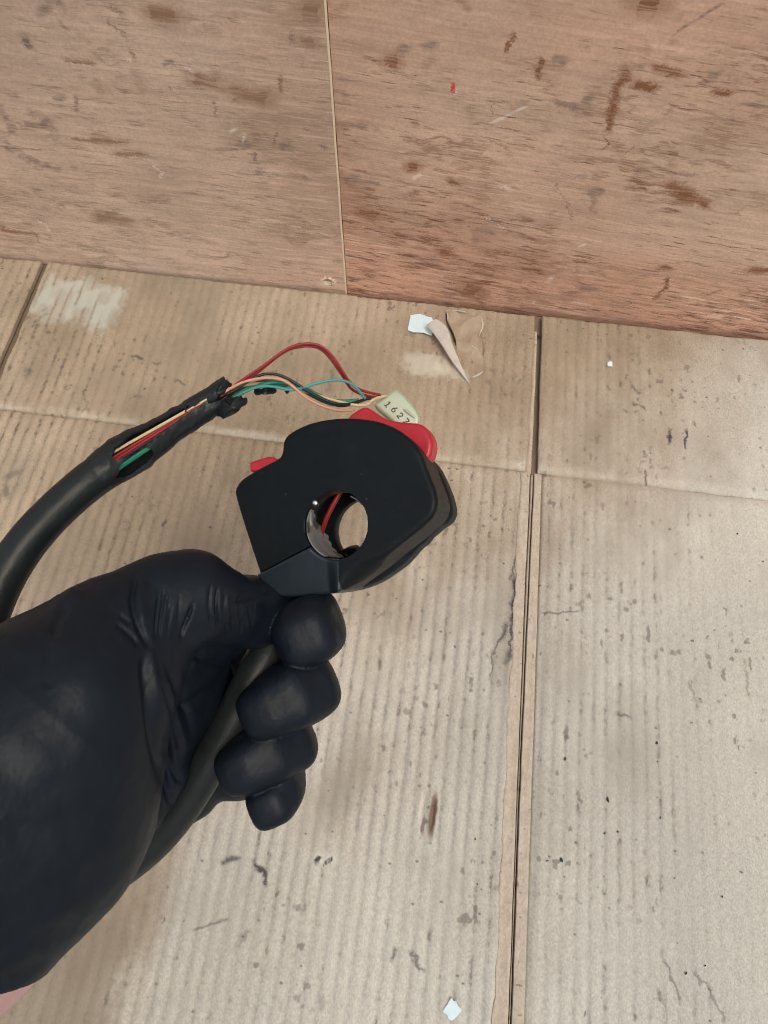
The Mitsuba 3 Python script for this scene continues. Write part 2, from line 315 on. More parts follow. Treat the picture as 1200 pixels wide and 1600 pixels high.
def ply_color(red):
    def fn(p, n, uv):
        x, z = p.x, p.z
        sl = 0.075 if red else 0.02
        u, v = x, z + sl * x
        warp = fbm(u * 60, v * 160, 1.0, 3) - 0.5
        grain = fbm(u * 32, v * 1500 + warp * 6, 3.0, 3)
        band = fbm(u * 7, v * 95 + warp * 2, 2.0, 4)
        big = fbm(u * 6 + 5, v * 9, 4.0, 3)
        fine = noise(u * 900, v * 900, 3.0)
        low = 1 - smoothstep(0.0, 0.17, z + (big - 0.5) * 0.14)
        if red:
            c = mix((0.415, 0.258, 0.182), (0.515, 0.345, 0.250), band)
            c = mix(c, (0.46, 0.262, 0.180), low * 0.65)
            c = mix(c, (0.485, 0.375, 0.285), smoothstep(0.45, 0.75, big) * 0.55 * (1 - 0.7 * low))
        else:
            c = mix((0.460, 0.338, 0.256), (0.535, 0.412, 0.322), band)
            c = mix(c, (0.435, 0.290, 0.215), smoothstep(-0.19, -0.08, x + (big - 0.5) * 0.20) * 0.60)
            c = mix(c, (0.45, 0.385, 0.325), smoothstep(0.5, 0.8, big) * 0.5)
        rough = 0.35 + 0.65 * (low if red else dr.maximum(low * 0.8, smoothstep(-0.20, -0.09, x)))
        c = c * (1 + (grain - 0.5) * (0.62 if red else 0.40) * rough) * (1 + (fbm(u * 15, v * 420, 7.0, 2) - 0.5) * 0.20) * (0.92 + 0.16 * fine)
        fray = 0.25 + 0.75 * smoothstep(0.30, 0.62, fbm(u * 150, v * 2100, 5.0, 2))
        # pale lifted fibres
        pale = smoothstep(0.62, 0.80, fbm(u * 40, v * 1000, 9.0, 2)) * smoothstep(0.42, 0.68, fbm(u * 11, v * 24, 3.0, 2))
        c = mix(c, (0.66, 0.51, 0.40), pale * (0.8 if red else 0.45) * rough)
        c = c * mi.Color3f(1.10, 1.055, 1.04) * (0.80 + 0.40 * fbm(x * 10 + 2, z * 15, 6.0, 4)) * (0.92 + 0.16 * fbm(x * 55, z * 70, 3.0, 3))
        # torn-grain dashes of three sizes, thickest low down
        dens = 0.10 * (low if red else 0.5 * low)
        d1 = smoothstep(0.56, 0.88, fbm(u * 66 + 7, v * 300 + warp * 2.4, 6.0, 4) + dens) * smoothstep(0.40, 0.66, fbm(u * 13 + 4, v * 24, 7.0, 3) + dens)
        d2 = smoothstep(0.64, 0.84, fbm(u * 80 + 2, v * 620 + warp * 1.6, 4.0, 3) + dens) * smoothstep(0.40, 0.62, fbm(u * 21 + 9, v * 34, 3.0, 2) + dens)
        c = mix(c, (0.185, 0.075, 0.042) if red else (0.215, 0.125, 0.088), d1 * fray * (0.95 if red else 0.70))
        c = mix(c, (0.16, 0.082, 0.055) if red else (0.19, 0.120, 0.092), d2 * fray * (0.85 if red else 0.60))
        hair = smoothstep(0.66, 0.84, fbm(u * 90 + 7, v * 1300 + warp * 2, 2.0, 2)) * smoothstep(0.42, 0.70, fbm(u * 20, v * 30, 2.0, 2))
        c = mix(c, (0.10, 0.062, 0.05), hair * 0.35)
        cloud = smoothstep(0.52, 0.84, fbm(u * 18 + 11, v * 60 + warp * 3, 8.0, 4))
        c = mix(c, (0.225, 0.118, 0.070) if red else (0.27, 0.185, 0.125), cloud * 0.72 * fray)
        # finger grime and scuffs that ignore the grain
        sc = smoothstep(0.62, 0.80, fbm(x * 70 + 3, z * 95, 5.0, 4)) * smoothstep(0.42, 0.68, fbm(x * 14, z * 16, 9.0, 2))
        c = mix(c, (0.17, 0.12, 0.10), sc * 0.70 * (0.4 + 0.6 * fray))
        c = mix(c, (0.14, 0.095, 0.075), (1 - smoothstep(-0.001, 0.0028, z + warp * 0.003)) * 0.15)
        wig = fbm(x * 900, z * 900, 4.0, 2) - 0.5
        wx, wz = x + warp * 0.007 + wig * 0.0032, z + warp * 0.005 + wig * 0.0022
        if red:
            brown = [((978, 110), (962, 150), .0042), ((962, 150), (957, 185), .0036), ((957, 185), (953, 207), .0026), ((948, 215), (945, 235), .0012),
                     ((1018, 108), (1060, 122), .0034), ((990, 135), (1025, 142), .003), ((1045, 290), (1075, 312), .0058), ((1065, 310), (1108, 325), .004),
                     ((1110, 148), (1140, 150), .003), ((842, 95), (838, 130), .0020), ((800, 55), (794, 82), .0018), ((1042, 437), (1027, 470), .0020),
                     ((690, 395), (705, 400), .006), ((725, 450), (745, 460), .010), ((620, 100), (600, 103), .006), ((1000, 2), (1030, 6), .010),
                     ((560, 335), (590, 340), .005), ((640, 262), (655, 262), .005), ((700, 285), (720, 290), .004), ((1030, 420), (1045, 424), .003), ((1170, 424), (1195, 428), .004)]
            dark = [((1060, 52), (1125, 10), .0016), ((866, 285), (894, 348), .0011), ((978, 243), (990, 232), .0010), ((990, 232), (1003, 240), .001), ((1148, 186), (1152, 188), .004),
                    ((770, 165), (772, 180), .0010), ((662, 75), (680, 72), .004), ((624, 80), (636, 78), .0046), ((905, 452), (935, 455), .004), ((1100, 465), (1130, 455), .0015),
                    ((870, 163), (900, 172), .004), ((765, 222), (790, 236), .0018), ((740, 197), (768, 199), .0012), ((800, 345), (815, 344), .0015), ((1060, 270), (1090, 275), .0018)]
            white = [((768, 195), (820, 170), .0016), ((856, 443), (862, 434), .0022), ((903, 390), (914, 384), .0018), ((650, 280), (656, 275), .0022), ((760, 340), (785, 362), .0009),
                     ((775, 285), (800, 300), .0010), ((836, 470), (830, 478), .0014), ((715, 148), (714, 143), .0014)]
            c = mix(c, (0.50, 0.03, 0.03), streak(wx, wz, (708, 133), (708, 147), .0022, wl) * 0.9)
            bc = (0.195, 0.078, 0.032)
        else:
            brown = [((470, 15), (500, 18), .008), ((300, 122), (345, 132), .006), ((360, 140), (420, 155), .008), ((470, 68), (490, 70), .005), ((180, 240), (230, 240), .0022),
                     ((110, 215), (200, 222), .0015), ((150, 340), (200, 345), .005), ((437, 122), (437, 145), .0022), ((100, 90), (150, 98), .002), ((230, 20), (280, 24), .007), ((0, 358), (55, 366), .0026)]
            dark = [((258, 97), (272, 95), .0022), ((172, 10), (190, 22), .004), ((205, 75), (213, 88), .0020), ((425, 230), (432, 208), .0016), ((455, 70), (458, 50), .0026), ((332, 160), (338, 180), .0016),
                    ((400, 237), (401, 252), .0018), ((500, 228), (510, 233), .0026), ((170, 30), (200, 55), .0018), ((60, 22), (80, 5), .004), ((35, 60), (52, 75), .004), ((95, 35), (100, 48), .003), ((118, 150), (119, 175), .0024),
                    ((50, 360), (62, 378), .0014), ((262, 133), (264, 143), .0013), ((90, 0), (100, 12), .004), ((40, 55), (45, 70), .004), ((470, 278), (480, 282), .003), ((45, 175), (50, 180), .004)]
            white = [((55, 343), (80, 361), .0014), ((203, 90), (208, 93), .0018), ((233, 248), (255, 276), .0010), ((295, 106), (304, 112), .0028), ((360, 206), (370, 200), .0018), ((272, 370), (298, 368), .0012),
                     ((110, 214), (109, 218), .0012), ((380, 208), (381, 222), .0010)]
            bc = (0.245, 0.14, 0.085)
            c = mix(c, (0.66, 0.56, 0.42), blob(x + warp * 0.004, z + warp * 0.004, 512, 442, 0.0052, 0.0038, 0.3, 0.35, wl) * 0.9)
            c = mix(c, (0.13, 0.11, 0.09), blob(x + warp * 0.003, z + warp * 0.003, 518, 444, 0.0022, 0.0014, 0.3, 0.5, wl) * 0.8)
        tex = 0.35 + 0.65 * smoothstep(0.28, 0.62, grain)
        for P, Q, w in brown:
            c = mix(c, bc, streak(wx, wz, P, Q, w * 1.35, wl) * 0.95 * (0.25 + 0.75 * tex))
        for P, Q, w in dark:
            c = mix(c, (0.13, 0.085, 0.075), streak(wx, wz, P, Q, w, wl) * 0.62 * tex)
        for P, Q, w in white:
            c = mix(c, (0.72, 0.64, 0.58), streak(wx, wz, P, Q, w, wl) * 0.62 * tex)
        return mi.Color3f(c)
    return fn


def ply_relief(p, n, uv):
    v = p.z + 0.05 * p.x
    return fbm(p.x * 40, v * 1100, 3.0, 3) * 0.00012 + fbm(p.x * 120, v * 160, 1.0, 2) * 0.00020


for nm, red in (('plywood_pale', False), ('plywood_red', True)):
    scene[nm] = {'type': 'bumpmap', 'arbitrary': proc(ply_relief, 2.5e-4), 'scale': 1.0,
                 'bsdf': {'type': 'principled', 'base_color': proc(ply_color(red)), 'roughness': 0.62, 'specular': 0.35}}
scene['ply_edge'] = {'type': 'principled', 'base_color': {'type': 'rgb', 'value': [0.62, 0.50, 0.36]}, 'roughness': 0.8}
scene['hole_dark'] = {'type': 'principled', 'base_color': {'type': 'rgb', 'value': [0.03, 0.022, 0.018]}, 'roughness': 0.9}

# ------------------------------------------------------------------ the setting
g = trimesh.creation.box((4, 3, 0.02)); g.apply_translation((0, -1.2, -0.0170))
put('floor', g, 'under_floor', kind='structure')

WALL_H = 0.62
seam = lambda z: -0.0812 - 0.014 * z


def panel(x0, x1, y_front, thick, hole=None):
    """A plywood panel whose seam edge leans a little; hole = (x, z, r): bored through."""
    import manifold3d as m3
    pts = [(x0(0), -0.006), (x1(0), -0.006), (x1(WALL_H), WALL_H), (x0(WALL_H), WALL_H)]
    m = m3.CrossSection([np.array(pts)]).extrude(thick)
    if hole is not None:
        for (hx, hz, hr) in hole:
            m = m - m3.Manifold.cylinder(0.006, hr, hr * 0.8, 14).translate((hx, hz, -0.001))
    k = m.to_mesh()
    v, f = np.array(k.vert_properties[:, :3]), np.array(k.tri_verts)
    v = np.stack([v[:, 0], y_front + v[:, 2], v[:, 1]], 1)
    return trimesh.Trimesh(v, f[:, ::-1], process=False)


hx, hz = wl(512, 440)
put('plywood_panel', panel(lambda z: -1.3, seam, 0.0, 0.012, [(hx - 0.0012, hz + 0.0008, 0.0016), (hx + 0.0020, hz + 0.0012, 0.0021)]), 'plywood_pale',
    label='pale greyish plywood panel left of the seam, a ragged screw hole at its foot', category='wooden panel')
put('plywood_panel_001', panel(lambda z: seam(z) + 0.0012, lambda z: 1.3, 0.0016, 0.012), 'plywood_red',
    label='reddish brown plywood panel, right of the vertical seam, with orange brown drip stains', category='wooden panel')
# light sawn edge of the left panel, a hair proud of its face
zs = np.linspace(-0.004, WALL_H, 140)
wob = 0.00045 * (meshkit.fbm(np.stack([zs * 60, 0 * zs, 0 * zs], 1), 3, 2) - 0.5)
ring = []
for z, w in zip(zs, wob):
    s0 = seam(z)
    ring.append([(s0 - 0.0006 + w, 0.0006, z), (s0 - 0.0002 + w, -0.0004, z), (s0 + 0.0006 + w, -0.0002, z), (s0 + 0.0008 + w, 0.0014, z)])
ring = np.array(ring)
q = []
for i in range(len(zs) - 1):
    for j in range(3):
        q.append((i * 4 + j, (i + 1) * 4 + j, (i + 1) * 4 + j + 1, i * 4 + j + 1))
put('plywood_panel__sawn_edge', (ring.reshape(-1, 3), np.array(q)[:, ::-1]), {'type': 'twosided', 'bsdf': {'type': 'ref', 'id': 'ply_edge'}})
# splinters around the screw hole
sp = []
for k in range(16):
    a = k / 16 * 2 * np.pi + rng.uniform(-0.2, 0.2)
    r0, r1 = rng.uniform(0.0030, 0.0038), rng.uniform(0.0042, 0.0062)
    c0 = np.array([hx + 0.0005 + 1.25 * r0 * math.cos(a), 0, hz + 0.0006 + r0 * math.sin(a)])
    c1 = np.array([hx + 0.0005 + 1.25 * r1 * math.cos(a), 0, hz + 0.0006 + r1 * math.sin(a)])
    t = (c1 - c0) / np.linalg.norm(c1 - c0); s = np.cross(t, [0, 1, 0]) * rng.uniform(0.0005, 0.0011)
    lift = np.array([0, -rng.uniform(0.0006, 0.0016), 0])
    v = np.array([c0 + lift - s, c0 + lift + s, c1 - s * 0.3, c1 + s * 0.3, c0 - s, c0 + s])
    v[4:, 1] += 0.0004; v[2:4, 1] += 0.0003
    sp.append(trimesh.Trimesh(v, [(0, 1, 3), (0, 3, 2), (0, 4, 5), (0, 5, 1), (0, 2, 4), (1, 5, 3)], process=False))
put('plywood_panel__splinter_rim', trimesh.util.concatenate(sp), {'type': 'twosided', 'bsdf': {'type': 'ref', 'id': 'ply_edge'}}, label='pale torn rim of the screw hole')

# ------------------------------------------------------------------ unfolded carton
THICK = 0.0042


def sheet(xl, xr, y0, y1, nx, ny, lip, seed, rnd=0.0012):
    """A piece of corrugated board: rippled top, rounded edges, side skirt. xl, xr: functions of y; y0, y1: functions of x."""
    u, v = np.meshgrid(np.linspace(0, 1, nx), np.linspace(0, 1, ny), indexing='ij')
    ym = y0(0) + (y1(0) - y0(0)) * v
    X = xl(ym) + (xr(ym) - xl(ym)) * u
    Y = y0(X) + (y1(X) - y0(X)) * v
    de = np.minimum(np.minimum(X - xl(Y), xr(Y) - X), np.minimum(Y - y0(X), y1(X) - Y))
    P = np.stack([X, Y, 0 * X], -1)
    amp = (0.00026 + 0.00020 * meshkit.fbm(P * 14, 2, seed)) * np.where(X < 0.075, 1.0, 0.8 * (1 - 0.80 * np.clip((X - 0.11) / 0.09, 0, 1))) * np.where(Y > CR, 0.65, 1.0)
    Z = amp * np.cos(2 * np.pi * X / PITCH + np.pi) - 0.0003
    Z += 0.0022 * (meshkit.fbm(P * 9, 3, seed + 3) - 0.5) + 0.0008 * (meshkit.fbm(P * 45, 2, seed + 5) - 0.5)
    Z -= rnd * np.clip(1 - de / 0.0018, 0, 1) ** 2
    for e in lip:
        Z = Z + e(X, Y)
    V = np.stack([X, Y, Z], -1)
    i, j = np.meshgrid(np.arange(nx - 1), np.arange(ny - 1), indexing='ij')
    a = i * ny + j
    F = [np.stack([a, a + ny, a + ny + 1, a + 1], -1).reshape(-1, 4)]
    V = V.reshape(-1, 3)
    loop = np.r_[np.arange(nx) * ny, (nx - 1) * ny + np.arange(1, ny), (np.arange(nx - 2, -1, -1)) * ny + ny - 1, np.arange(ny - 2, 0, -1)]
    low = V[loop].copy(); low[:, 2] = -THICK - 0.0012
    b = len(V) + np.arange(len(loop))
    n1 = np.roll(np.arange(len(loop)), -1)
    F.append(np.stack([loop, b, b[n1], loop[n1]], -1))
    return trimesh.Trimesh(np.vstack([V, low]), np.vstack([np.vstack([q[:, [0, 1, 2]], q[:, [0, 2, 3]]]) for q in F]), process=False)


def rag(seed, a=0.0006, f=90):
    return lambda t: a * 2 * (meshkit.fbm(np.stack([np.asarray(t, float) * f, 0 * np.asarray(t), 0 * np.asarray(t)], -1), 4, seed) - 0.5)


r1, r2, r3, r4, r5, r6, r7 = (rag(s) for s in range(11, 18))
crease = lambda x: CR + 0.0006 * 2 * (meshkit.fbm(np.stack([np.asarray(x) * 40, 0 * np.asarray(x), 0 * np.asarray(x)], -1), 3, 5) - 0.5)
roll = lambda X, Y: 0.0007 * np.exp(-((Y - CR - 0.007) / 0.006) ** 2) - 0.0016 * np.clip(1 - (Y - CR) / 0.0075, 0, 1) ** 2      # flap swells, then dives into the fold
dive = lambda X, Y: -0.0012 * np.exp(-np.clip(CR - Y, 0, 1) / 0.008)                                                         # the panel starts a little lower
wallgap = lambda x: -0.0022 + 0.0008 * 2 * (meshkit.fbm(np.stack([np.asarray(x) * 60, 0 * np.asarray(x), 0 * np.asarray(x)], -1), 3, 9) - 0.5)
# torn pocket in the middle flap
TX, TY = f2(722, 548)
pocket_poly = np.array([f2(*q) for q in [(697, 488), (716, 487), (748, 494), (752, 520), (757, 545), (748, 575), (735, 588), (726, 575), (716, 548), (707, 522), (699, 505)]])
pk = poly_field(pocket_poly, 0.0005, 0.02)
pocket = lambda X, Y: -0.0016 * np.clip(0.5 - pk(X, Y) / 0.0006, 0, 1)
slot_l = lambda y: np.interp(-np.asarray(y), [0.0, 0.14], [0.0681, 0.0676]) + r1(y) * 1.6
slot_r = lambda y: np.interp(-np.asarray(y), [0.0, 0.07, 0.14], [0.0738, 0.0748, 0.0762]) + r2(y) * 0.6
lsl = lambda y: -0.3275 + r3(y)
lsr = lambda y: -0.3215 + r4(y) * 1.4
cst = lambda c: (lambda t: c + 0 * np.asarray(t))
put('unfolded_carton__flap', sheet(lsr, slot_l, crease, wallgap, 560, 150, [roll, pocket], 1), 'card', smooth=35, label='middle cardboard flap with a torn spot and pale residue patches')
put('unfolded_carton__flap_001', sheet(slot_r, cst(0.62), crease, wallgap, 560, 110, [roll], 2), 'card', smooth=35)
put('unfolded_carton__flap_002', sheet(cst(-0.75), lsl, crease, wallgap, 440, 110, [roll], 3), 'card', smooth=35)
FRONT = -0.78
# staple-like puncture and split flute in the large panel
ax_, ay_ = f2(676, 1275)
split = lambda X, Y: (-0.0042 * np.exp(-((X - ax_ - 0.02 * (Y - ay_)) / 0.0011) ** 2) + 0.0016 * np.exp(-((X - ax_ + 0.0035) / 0.0018) ** 2) - 0.0010 * np.exp(-((X - ax_ + 0.0060) / 0.0010) ** 2)) * np.exp(-((Y - ay_) / 0.011) ** 4)
holes = [f2(495, 1343), f2(515, 1344)]
punct = lambda X, Y: sum(-0.0026 * np.exp(-(((X - a) / 0.0012) ** 2 + ((Y - b) / 0.0016) ** 2) ** 2) + 0.0008 * np.exp(-(((X - a) / 0.0035) ** 2 + ((Y - b) / 0.0045) ** 2) ** 2) for a, b in holes)
pr_ = lambda y: 0.0640 - 0.0128 * (-(np.asarray(y) + 0.1435)) * 0 + np.interp(-np.asarray(y), [0.14, 0.47, 0.78], [0.0640, 0.0672, 0.0700]) - 0.0640 + r5(y) * 1.8 + rag(77, 0.0007, 300)(y)
panel_r = lambda y: np.interp(-np.asarray(y), [0.14, 0.47, 0.78], [0.0789, 0.0832, 0.0870]) + r6(y) * 0.3
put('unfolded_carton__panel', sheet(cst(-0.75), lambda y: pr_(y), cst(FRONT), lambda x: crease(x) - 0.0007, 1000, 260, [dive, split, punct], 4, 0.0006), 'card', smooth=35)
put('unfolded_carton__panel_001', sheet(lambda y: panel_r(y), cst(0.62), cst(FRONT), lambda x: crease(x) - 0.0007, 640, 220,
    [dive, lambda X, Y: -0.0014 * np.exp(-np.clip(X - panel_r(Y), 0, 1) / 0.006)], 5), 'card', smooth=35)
# the doubled joint between the two panels: two narrow cut strips with an open ply between
mid1 = lambda y: np.interp(-np.asarray(y), [0.14, 0.25, 0.35, 0.47, 0.78], [0.0706, 0.0716, 0.0730, 0.0748, 0.079]) + rag(31, 0.0003, 60)(y)
mid2 = lambda y: np.interp(-np.asarray(y), [0.14, 0.25, 0.35, 0.47, 0.78], [0.0738, 0.0745, 0.0752, 0.0770, 0.081]) + rag(32, 0.0003, 60)(y)
flat = lambda up: (lambda X, Y: up + 0 * X)
topj = lambda x: cst(CR - 0.002)(x)
put('unfolded_carton__joint_strip', sheet(lambda y: pr_(y) + 0.0001, lambda y: mid1(y), cst(FRONT), topj, 18, 420, [flat(0.0005)], 6, 0.0004), 'card_edge', smooth=40, label='pale ragged cut strip along the left of the joint')
put('unfolded_carton__joint_strip_001', sheet(lambda y: mid2(y), lambda y: panel_r(y) - 0.0003, cst(FRONT), topj, 14, 420, [flat(0.0008)], 7, 0.0004), 'card_edge', smooth=40, label='narrow clean strip along the right of the joint')
put('unfolded_carton__joint_ply', sheet(lambda y: mid1(y) + 0.0009, lambda y: mid2(y) - 0.0007, cst(FRONT), topj, 6, 420, [flat(-0.0012)], 8), 'card_edge', smooth=40)
# lower layer seen at the bottom of the open slot
put('unfolded_carton__slot_liner', sheet(lambda y: slot_l(y) + 0.0001, lambda y: np.interp(-np.asarray(y), [0.0, 0.06, 0.14], [0.0702, 0.0712, 0.0716]) + rag(41, 0.0003)(y), cst(CR - 0.001), cst(-0.016), 6, 120, [flat(-0.0018)], 9), 'card_edge', smooth=40)
note('unfolded_carton', 'unfolded brown corrugated cardboard carton laid flat as a floor against the plywood', 'cardboard')

def slab(rows, t):
    n, m = rows.shape[:2]
    d1, d0 = np.gradient(rows, axis=1), np.gradient(rows, axis=0)
    nn = np.cross(d0, d1); nn /= np.linalg.norm(nn, axis=-1, keepdims=True) + 1e-12
    a, b = rows.reshape(-1, 3), (rows - nn * t).reshape(-1, 3)
    i, j = np.meshgrid(np.arange(n - 1), np.arange(m - 1), indexing='ij')
    k = (i * m + j).ravel()
    q1 = np.stack([k, k + m, k + m + 1, k + 1], 1)
    N = n * m
    rim = np.r_[np.arange(m), np.arange(1, n) * m + m - 1, (n - 1) * m + np.arange(m - 2, -1, -1), np.arange(n - 2, 0, -1) * m]
    r2_ = np.roll(rim, -1)
    q = np.vstack([q1, q1[:, ::-1] + N, np.stack([rim, r2_, r2_ + N, rim + N], 1)])
    return trimesh.Trimesh(np.vstack([a, b]), np.vstack([q[:, [0, 1, 2]], q[:, [0, 2, 3]]]), process=False)


# torn spot: crumpled inner ply, and a strip of liner paper standing up beside it
from scipy.spatial import Delaunay
tp = lambda X, Y: (620 + X / 7.5, 470 + Y / 7.5)
spots = [(580, 125, .4), (640, 120, .9), (700, 132, .5), (760, 150, -.2), (830, 150, .3), (905, 165, .2), (975, 190, 1.2), (1000, 300, .5), (985, 360, .3), (960, 420, .2), (955, 500, .3), (950, 580, .5), (1010, 640, .3), (1020, 740, .5), (1000, 850, 1.0),
         (930, 875, .4), (870, 900, .2), (815, 870, -.3), (760, 790, -.8), (735, 700, -.9), (710, 600, -1.0), (690, 500, 1.5), (660, 420, 1.7), (625, 330, 1.5), (600, 260, 1.0),
         (700, 250, -.2), (740, 310, .1), (800, 250, .6), (870, 220, .9), (850, 320, -.1), (780, 420, -.3), (880, 420, .2), (760, 510, 1.2), (850, 540, 1.2), (900, 570, 1.0), (790, 600, -.7), (860, 650, -.5), (930, 700, -.2), (840, 760, -.6), (900, 800, -.1)]
pp = np.array([[*f2(*tp(a, b_)), (h - 0.45) * 0.0030] for a, b_, h in spots])
tri = Delaunay(pp[:, :2]).simplices
outer = poly_field(pp[:25, :2], 0.0004, 0.01)
cen = pp[tri].mean(1)
tri = tri[outer(cen[:, 0], cen[:, 1]) < 0]
sub = trimesh.Trimesh(pp, tri, process=False)
for _ in range(2):
    sub = trimesh.Trimesh(*trimesh.remesh.subdivide(sub.vertices, sub.faces)[:2], process=False)
sub.vertices[:, 2] += 0.0006 * (meshkit.fbm(sub.vertices * 300, 3, 2) - 0.5) + 0.0003
put('unfolded_carton__torn_spot', sub, {'type': 'twosided', 'bsdf': {'type': 'ref', 'id': 'torn_inner'}}, smooth=12, label='crumpled torn spot of bare inner ply')
for k_, pl_ in enumerate([[(975, 190), (990, 240), (1002, 300), (980, 370), (958, 430)], [(690, 492), (760, 512), (850, 545), (955, 585)], [(1005, 845), (950, 876), (870, 905)], [(578, 125), (590, 200), (602, 262), (640, 345), (690, 430)], [(580, 124), (650, 126), (740, 140), (835, 150)]]):
    q_ = spline([np.r_[f2(*tp(*c_)), 0.0006 + 0.0009 * math.sin(i_ * 1.9 + k_) ** 2] for i_, c_ in enumerate(pl_)], 24)
    q_ = q_ + 0.0005 * (meshkit.fbm(q_ * 700, 2, 9)[:, None] - 0.5)
    wd = 0.0008 * np.sin(np.linspace(0.15, 3.0, 24)) * (0.6 + 0.8 * meshkit.fbm(q_ * 500, 2, 3))
    tt_ = np.gradient(q_, axis=0); sd_ = np.cross(tt_, [0, 0, 1.0]); sd_ /= np.linalg.norm(sd_, axis=1, keepdims=True)
    put('unfolded_carton__torn_edge' + (f'_{k_:03d}' if k_ else ''), slab(np.stack([q_ - sd_ * wd[:, None], q_ + sd_ * wd[:, None] * 0.4 + [0, 0, 0.0003]], 1), 0.0003), 'torn_ply', smooth=40)
curl_l = [(345, 292, .0075), (420, 370, .0085), (480, 450, .0085), (560, 570, .0080), (640, 700, .0062), (750, 845, .0035), (862, 996, .0004)]
curl_r = [(455, 212, .0110), (540, 262, .0110), (598, 335, .0105), (640, 470, .0095), (690, 605, .0075), (785, 825, .0040), (872, 1000, .0004)]
L_ = spline([fl(*tp(a, b_), z) for a, b_, z in curl_l], 40); Q_ = spline([fl(*tp(a, b_), z) for a, b_, z in curl_r], 40)
rows = np.array([[L_[i] * (1 - t) + Q_[i] * t + np.array([0, 0, 0.0016 * (1 - abs(t - 0.12) / 0.88 if t > 0.12 else t / 0.12) * (1 - i / 40)]) for t in np.linspace(0, 1, 13)] for i in range(40)])
rows[..., 2] += 0.0012 * (meshkit.fbm(rows * 140, 2, 3) - 0.5) * np.linspace(1, 0, 40)[:, None]
put('unfolded_carton__torn_curl', slab(rows, 0.0005), 'torn_ply', smooth=40, label='torn strip of liner paper curling up beside the white label scrap')


def scrap(key, outline, z, tilt, bsdf, seed, label, category, group=None, t=0.00025):
    from shapely.geometry import Polygon
    pts = np.array([f2(*q) for q in outline])
    r = np.random.default_rng(seed)
    dense = []
    for a, b in zip(pts, np.roll(pts, -1, 0)):
        for s in np.linspace(0, 1, 7)[:-1]:
            dense.append(a * (1 - s) + b * s + r.normal(0, 0.00025, 2) * (s > 0))
    m = trimesh.creation.extrude_polygon(Polygon(dense).buffer(0), t, engine='earcut')
    c = pts.mean(0)
    v = m.vertices
    v[:, 2] += z + (v[:, 0] - c[0]) * tilt[0] + (v[:, 1] - c[1]) * tilt[1]
    put(key, trimesh.Trimesh(v, m.faces, process=False), bsdf, label=label, category=category, group=group)


scrap('paper_scrap', [(641, 495), (656, 493), (675, 500), (680, 512), (674, 527), (662, 522), (645, 521), (637, 517)], 0.0016, (0.03, 0.02), 'white_paper', 1,
      'bluish white torn label scrap beside the curled cardboard strip', 'paper scrap')
scrap('paper_scrap_001', [(706, 1558), (721, 1578), (706, 1595), (692, 1580)], 0.0012, (0.06, 0.03), 'white_paper', 2,
      'white diamond shaped paper scrap at the bottom edge, left of the joint', 'paper scrap')
scrap('paper_scrap_002', [(948, 567), (956, 568), (956, 575), (949, 574)], 0.0014, (0.1, 0.05), 'white_paper', 3,
      'tiny white paper bit on the right flap below the plywood', 'paper scrap')

scene['grit_grey'] = {'type': 'principled', 'base_color': {'type': 'rgb', 'value': [0.06, 0.055, 0.055]}, 'roughness': 0.7}
scene['grit'] = {'type': 'principled', 'base_color': {'type': 'rgb', 'value': [0.018, 0.017, 0.020]}, 'roughness': 0.6}
crumbs = [(882, 1187, .0013), (949, 1250, .0017), (1026, 1160, .0012), (1032, 1277, .0012), (1128, 1403, .0011), (878, 1343, .0014), (742, 1310, .0010), (855, 1345, .0009), (965, 1300, .0009),
          (1027, 1190, .0008), (1101, 1510, .0009), (1072, 1520, .0008), (1054, 1372, .0008), (944, 1302, .0009), (404, 520, .0010), (1100, 629, .0007), (1152, 834, .0009), (992, 784, .0008),
          (1055, 867, .0009), (746, 1382, .0007), (914, 1583, .0009), (711, 1010, .0008), (832, 688, .0010), (842, 520, .0016)]
for i, (a, b, r) in enumerate(crumbs):
    r *= 0.80
    m = trimesh.convex.convex_hull(rng.normal(0, 1, (9, 3)) / 1.2)
    v = m.vertices * np.array([r * rng.uniform(0.5, 1.0), r * rng.uniform(0.7, 1.3), r * 0.35])
    an = rng.uniform(0, 3.1); c, s = math.cos(an), math.sin(an)
    v = v @ np.array([[c, s, 0], [-s, c, 0], [0, 0, 1]])
    z0 = -0.0040 if i >= 22 else 0.0002
    v += fl(a, b) + [0, 0, z0 + 0.0003]
    put('grit_crumb' + (f'_{i:03d}' if i else ''), trimesh.Trimesh(v, m.faces, process=False), 'grit' if i % 3 else 'grit_grey',
        label='small dark crumb of grit lying on the cardboard' if i < 22 else ('small dark crumb of grit inside the open slot between the flaps'), category='grit', group='black grit crumbs on the cardboard' if i < 22 else 'grit crumbs in the slot')
# ------------------------------------------------------------------ switch housing
def mould_grain(p, n, uv):
    return fbm(p.x * 2200, p.y * 2200, p.z * 2200, 2) * 0.00004 + fbm(p.x * 90, p.y * 90, p.z * 90, 2) * 0.00025


def plastic_color(p, n, uv):
    c = mix((0.0040, 0.0056, 0.0070), (0.0066, 0.0084, 0.0102), fbm(p.x * 400, p.y * 400, p.z * 400, 3))
    dust = smoothstep(0.90, 0.98, noise(p.x * 900, p.y * 900, p.z * 900)) * smoothstep(0.45, 0.7, fbm(p.x * 60, p.y * 60, p.z * 60, 2))
    smear = smoothstep(0.52, 0.76, fbm(p.x * 55 + 2, p.y * 80, p.z * 60, 3))
    c = mix(c, (0.016, 0.017, 0.018), smear * 0.55)
    return mi.Color3f(mix(c, (0.10, 0.10, 0.10), dust * 0.55))


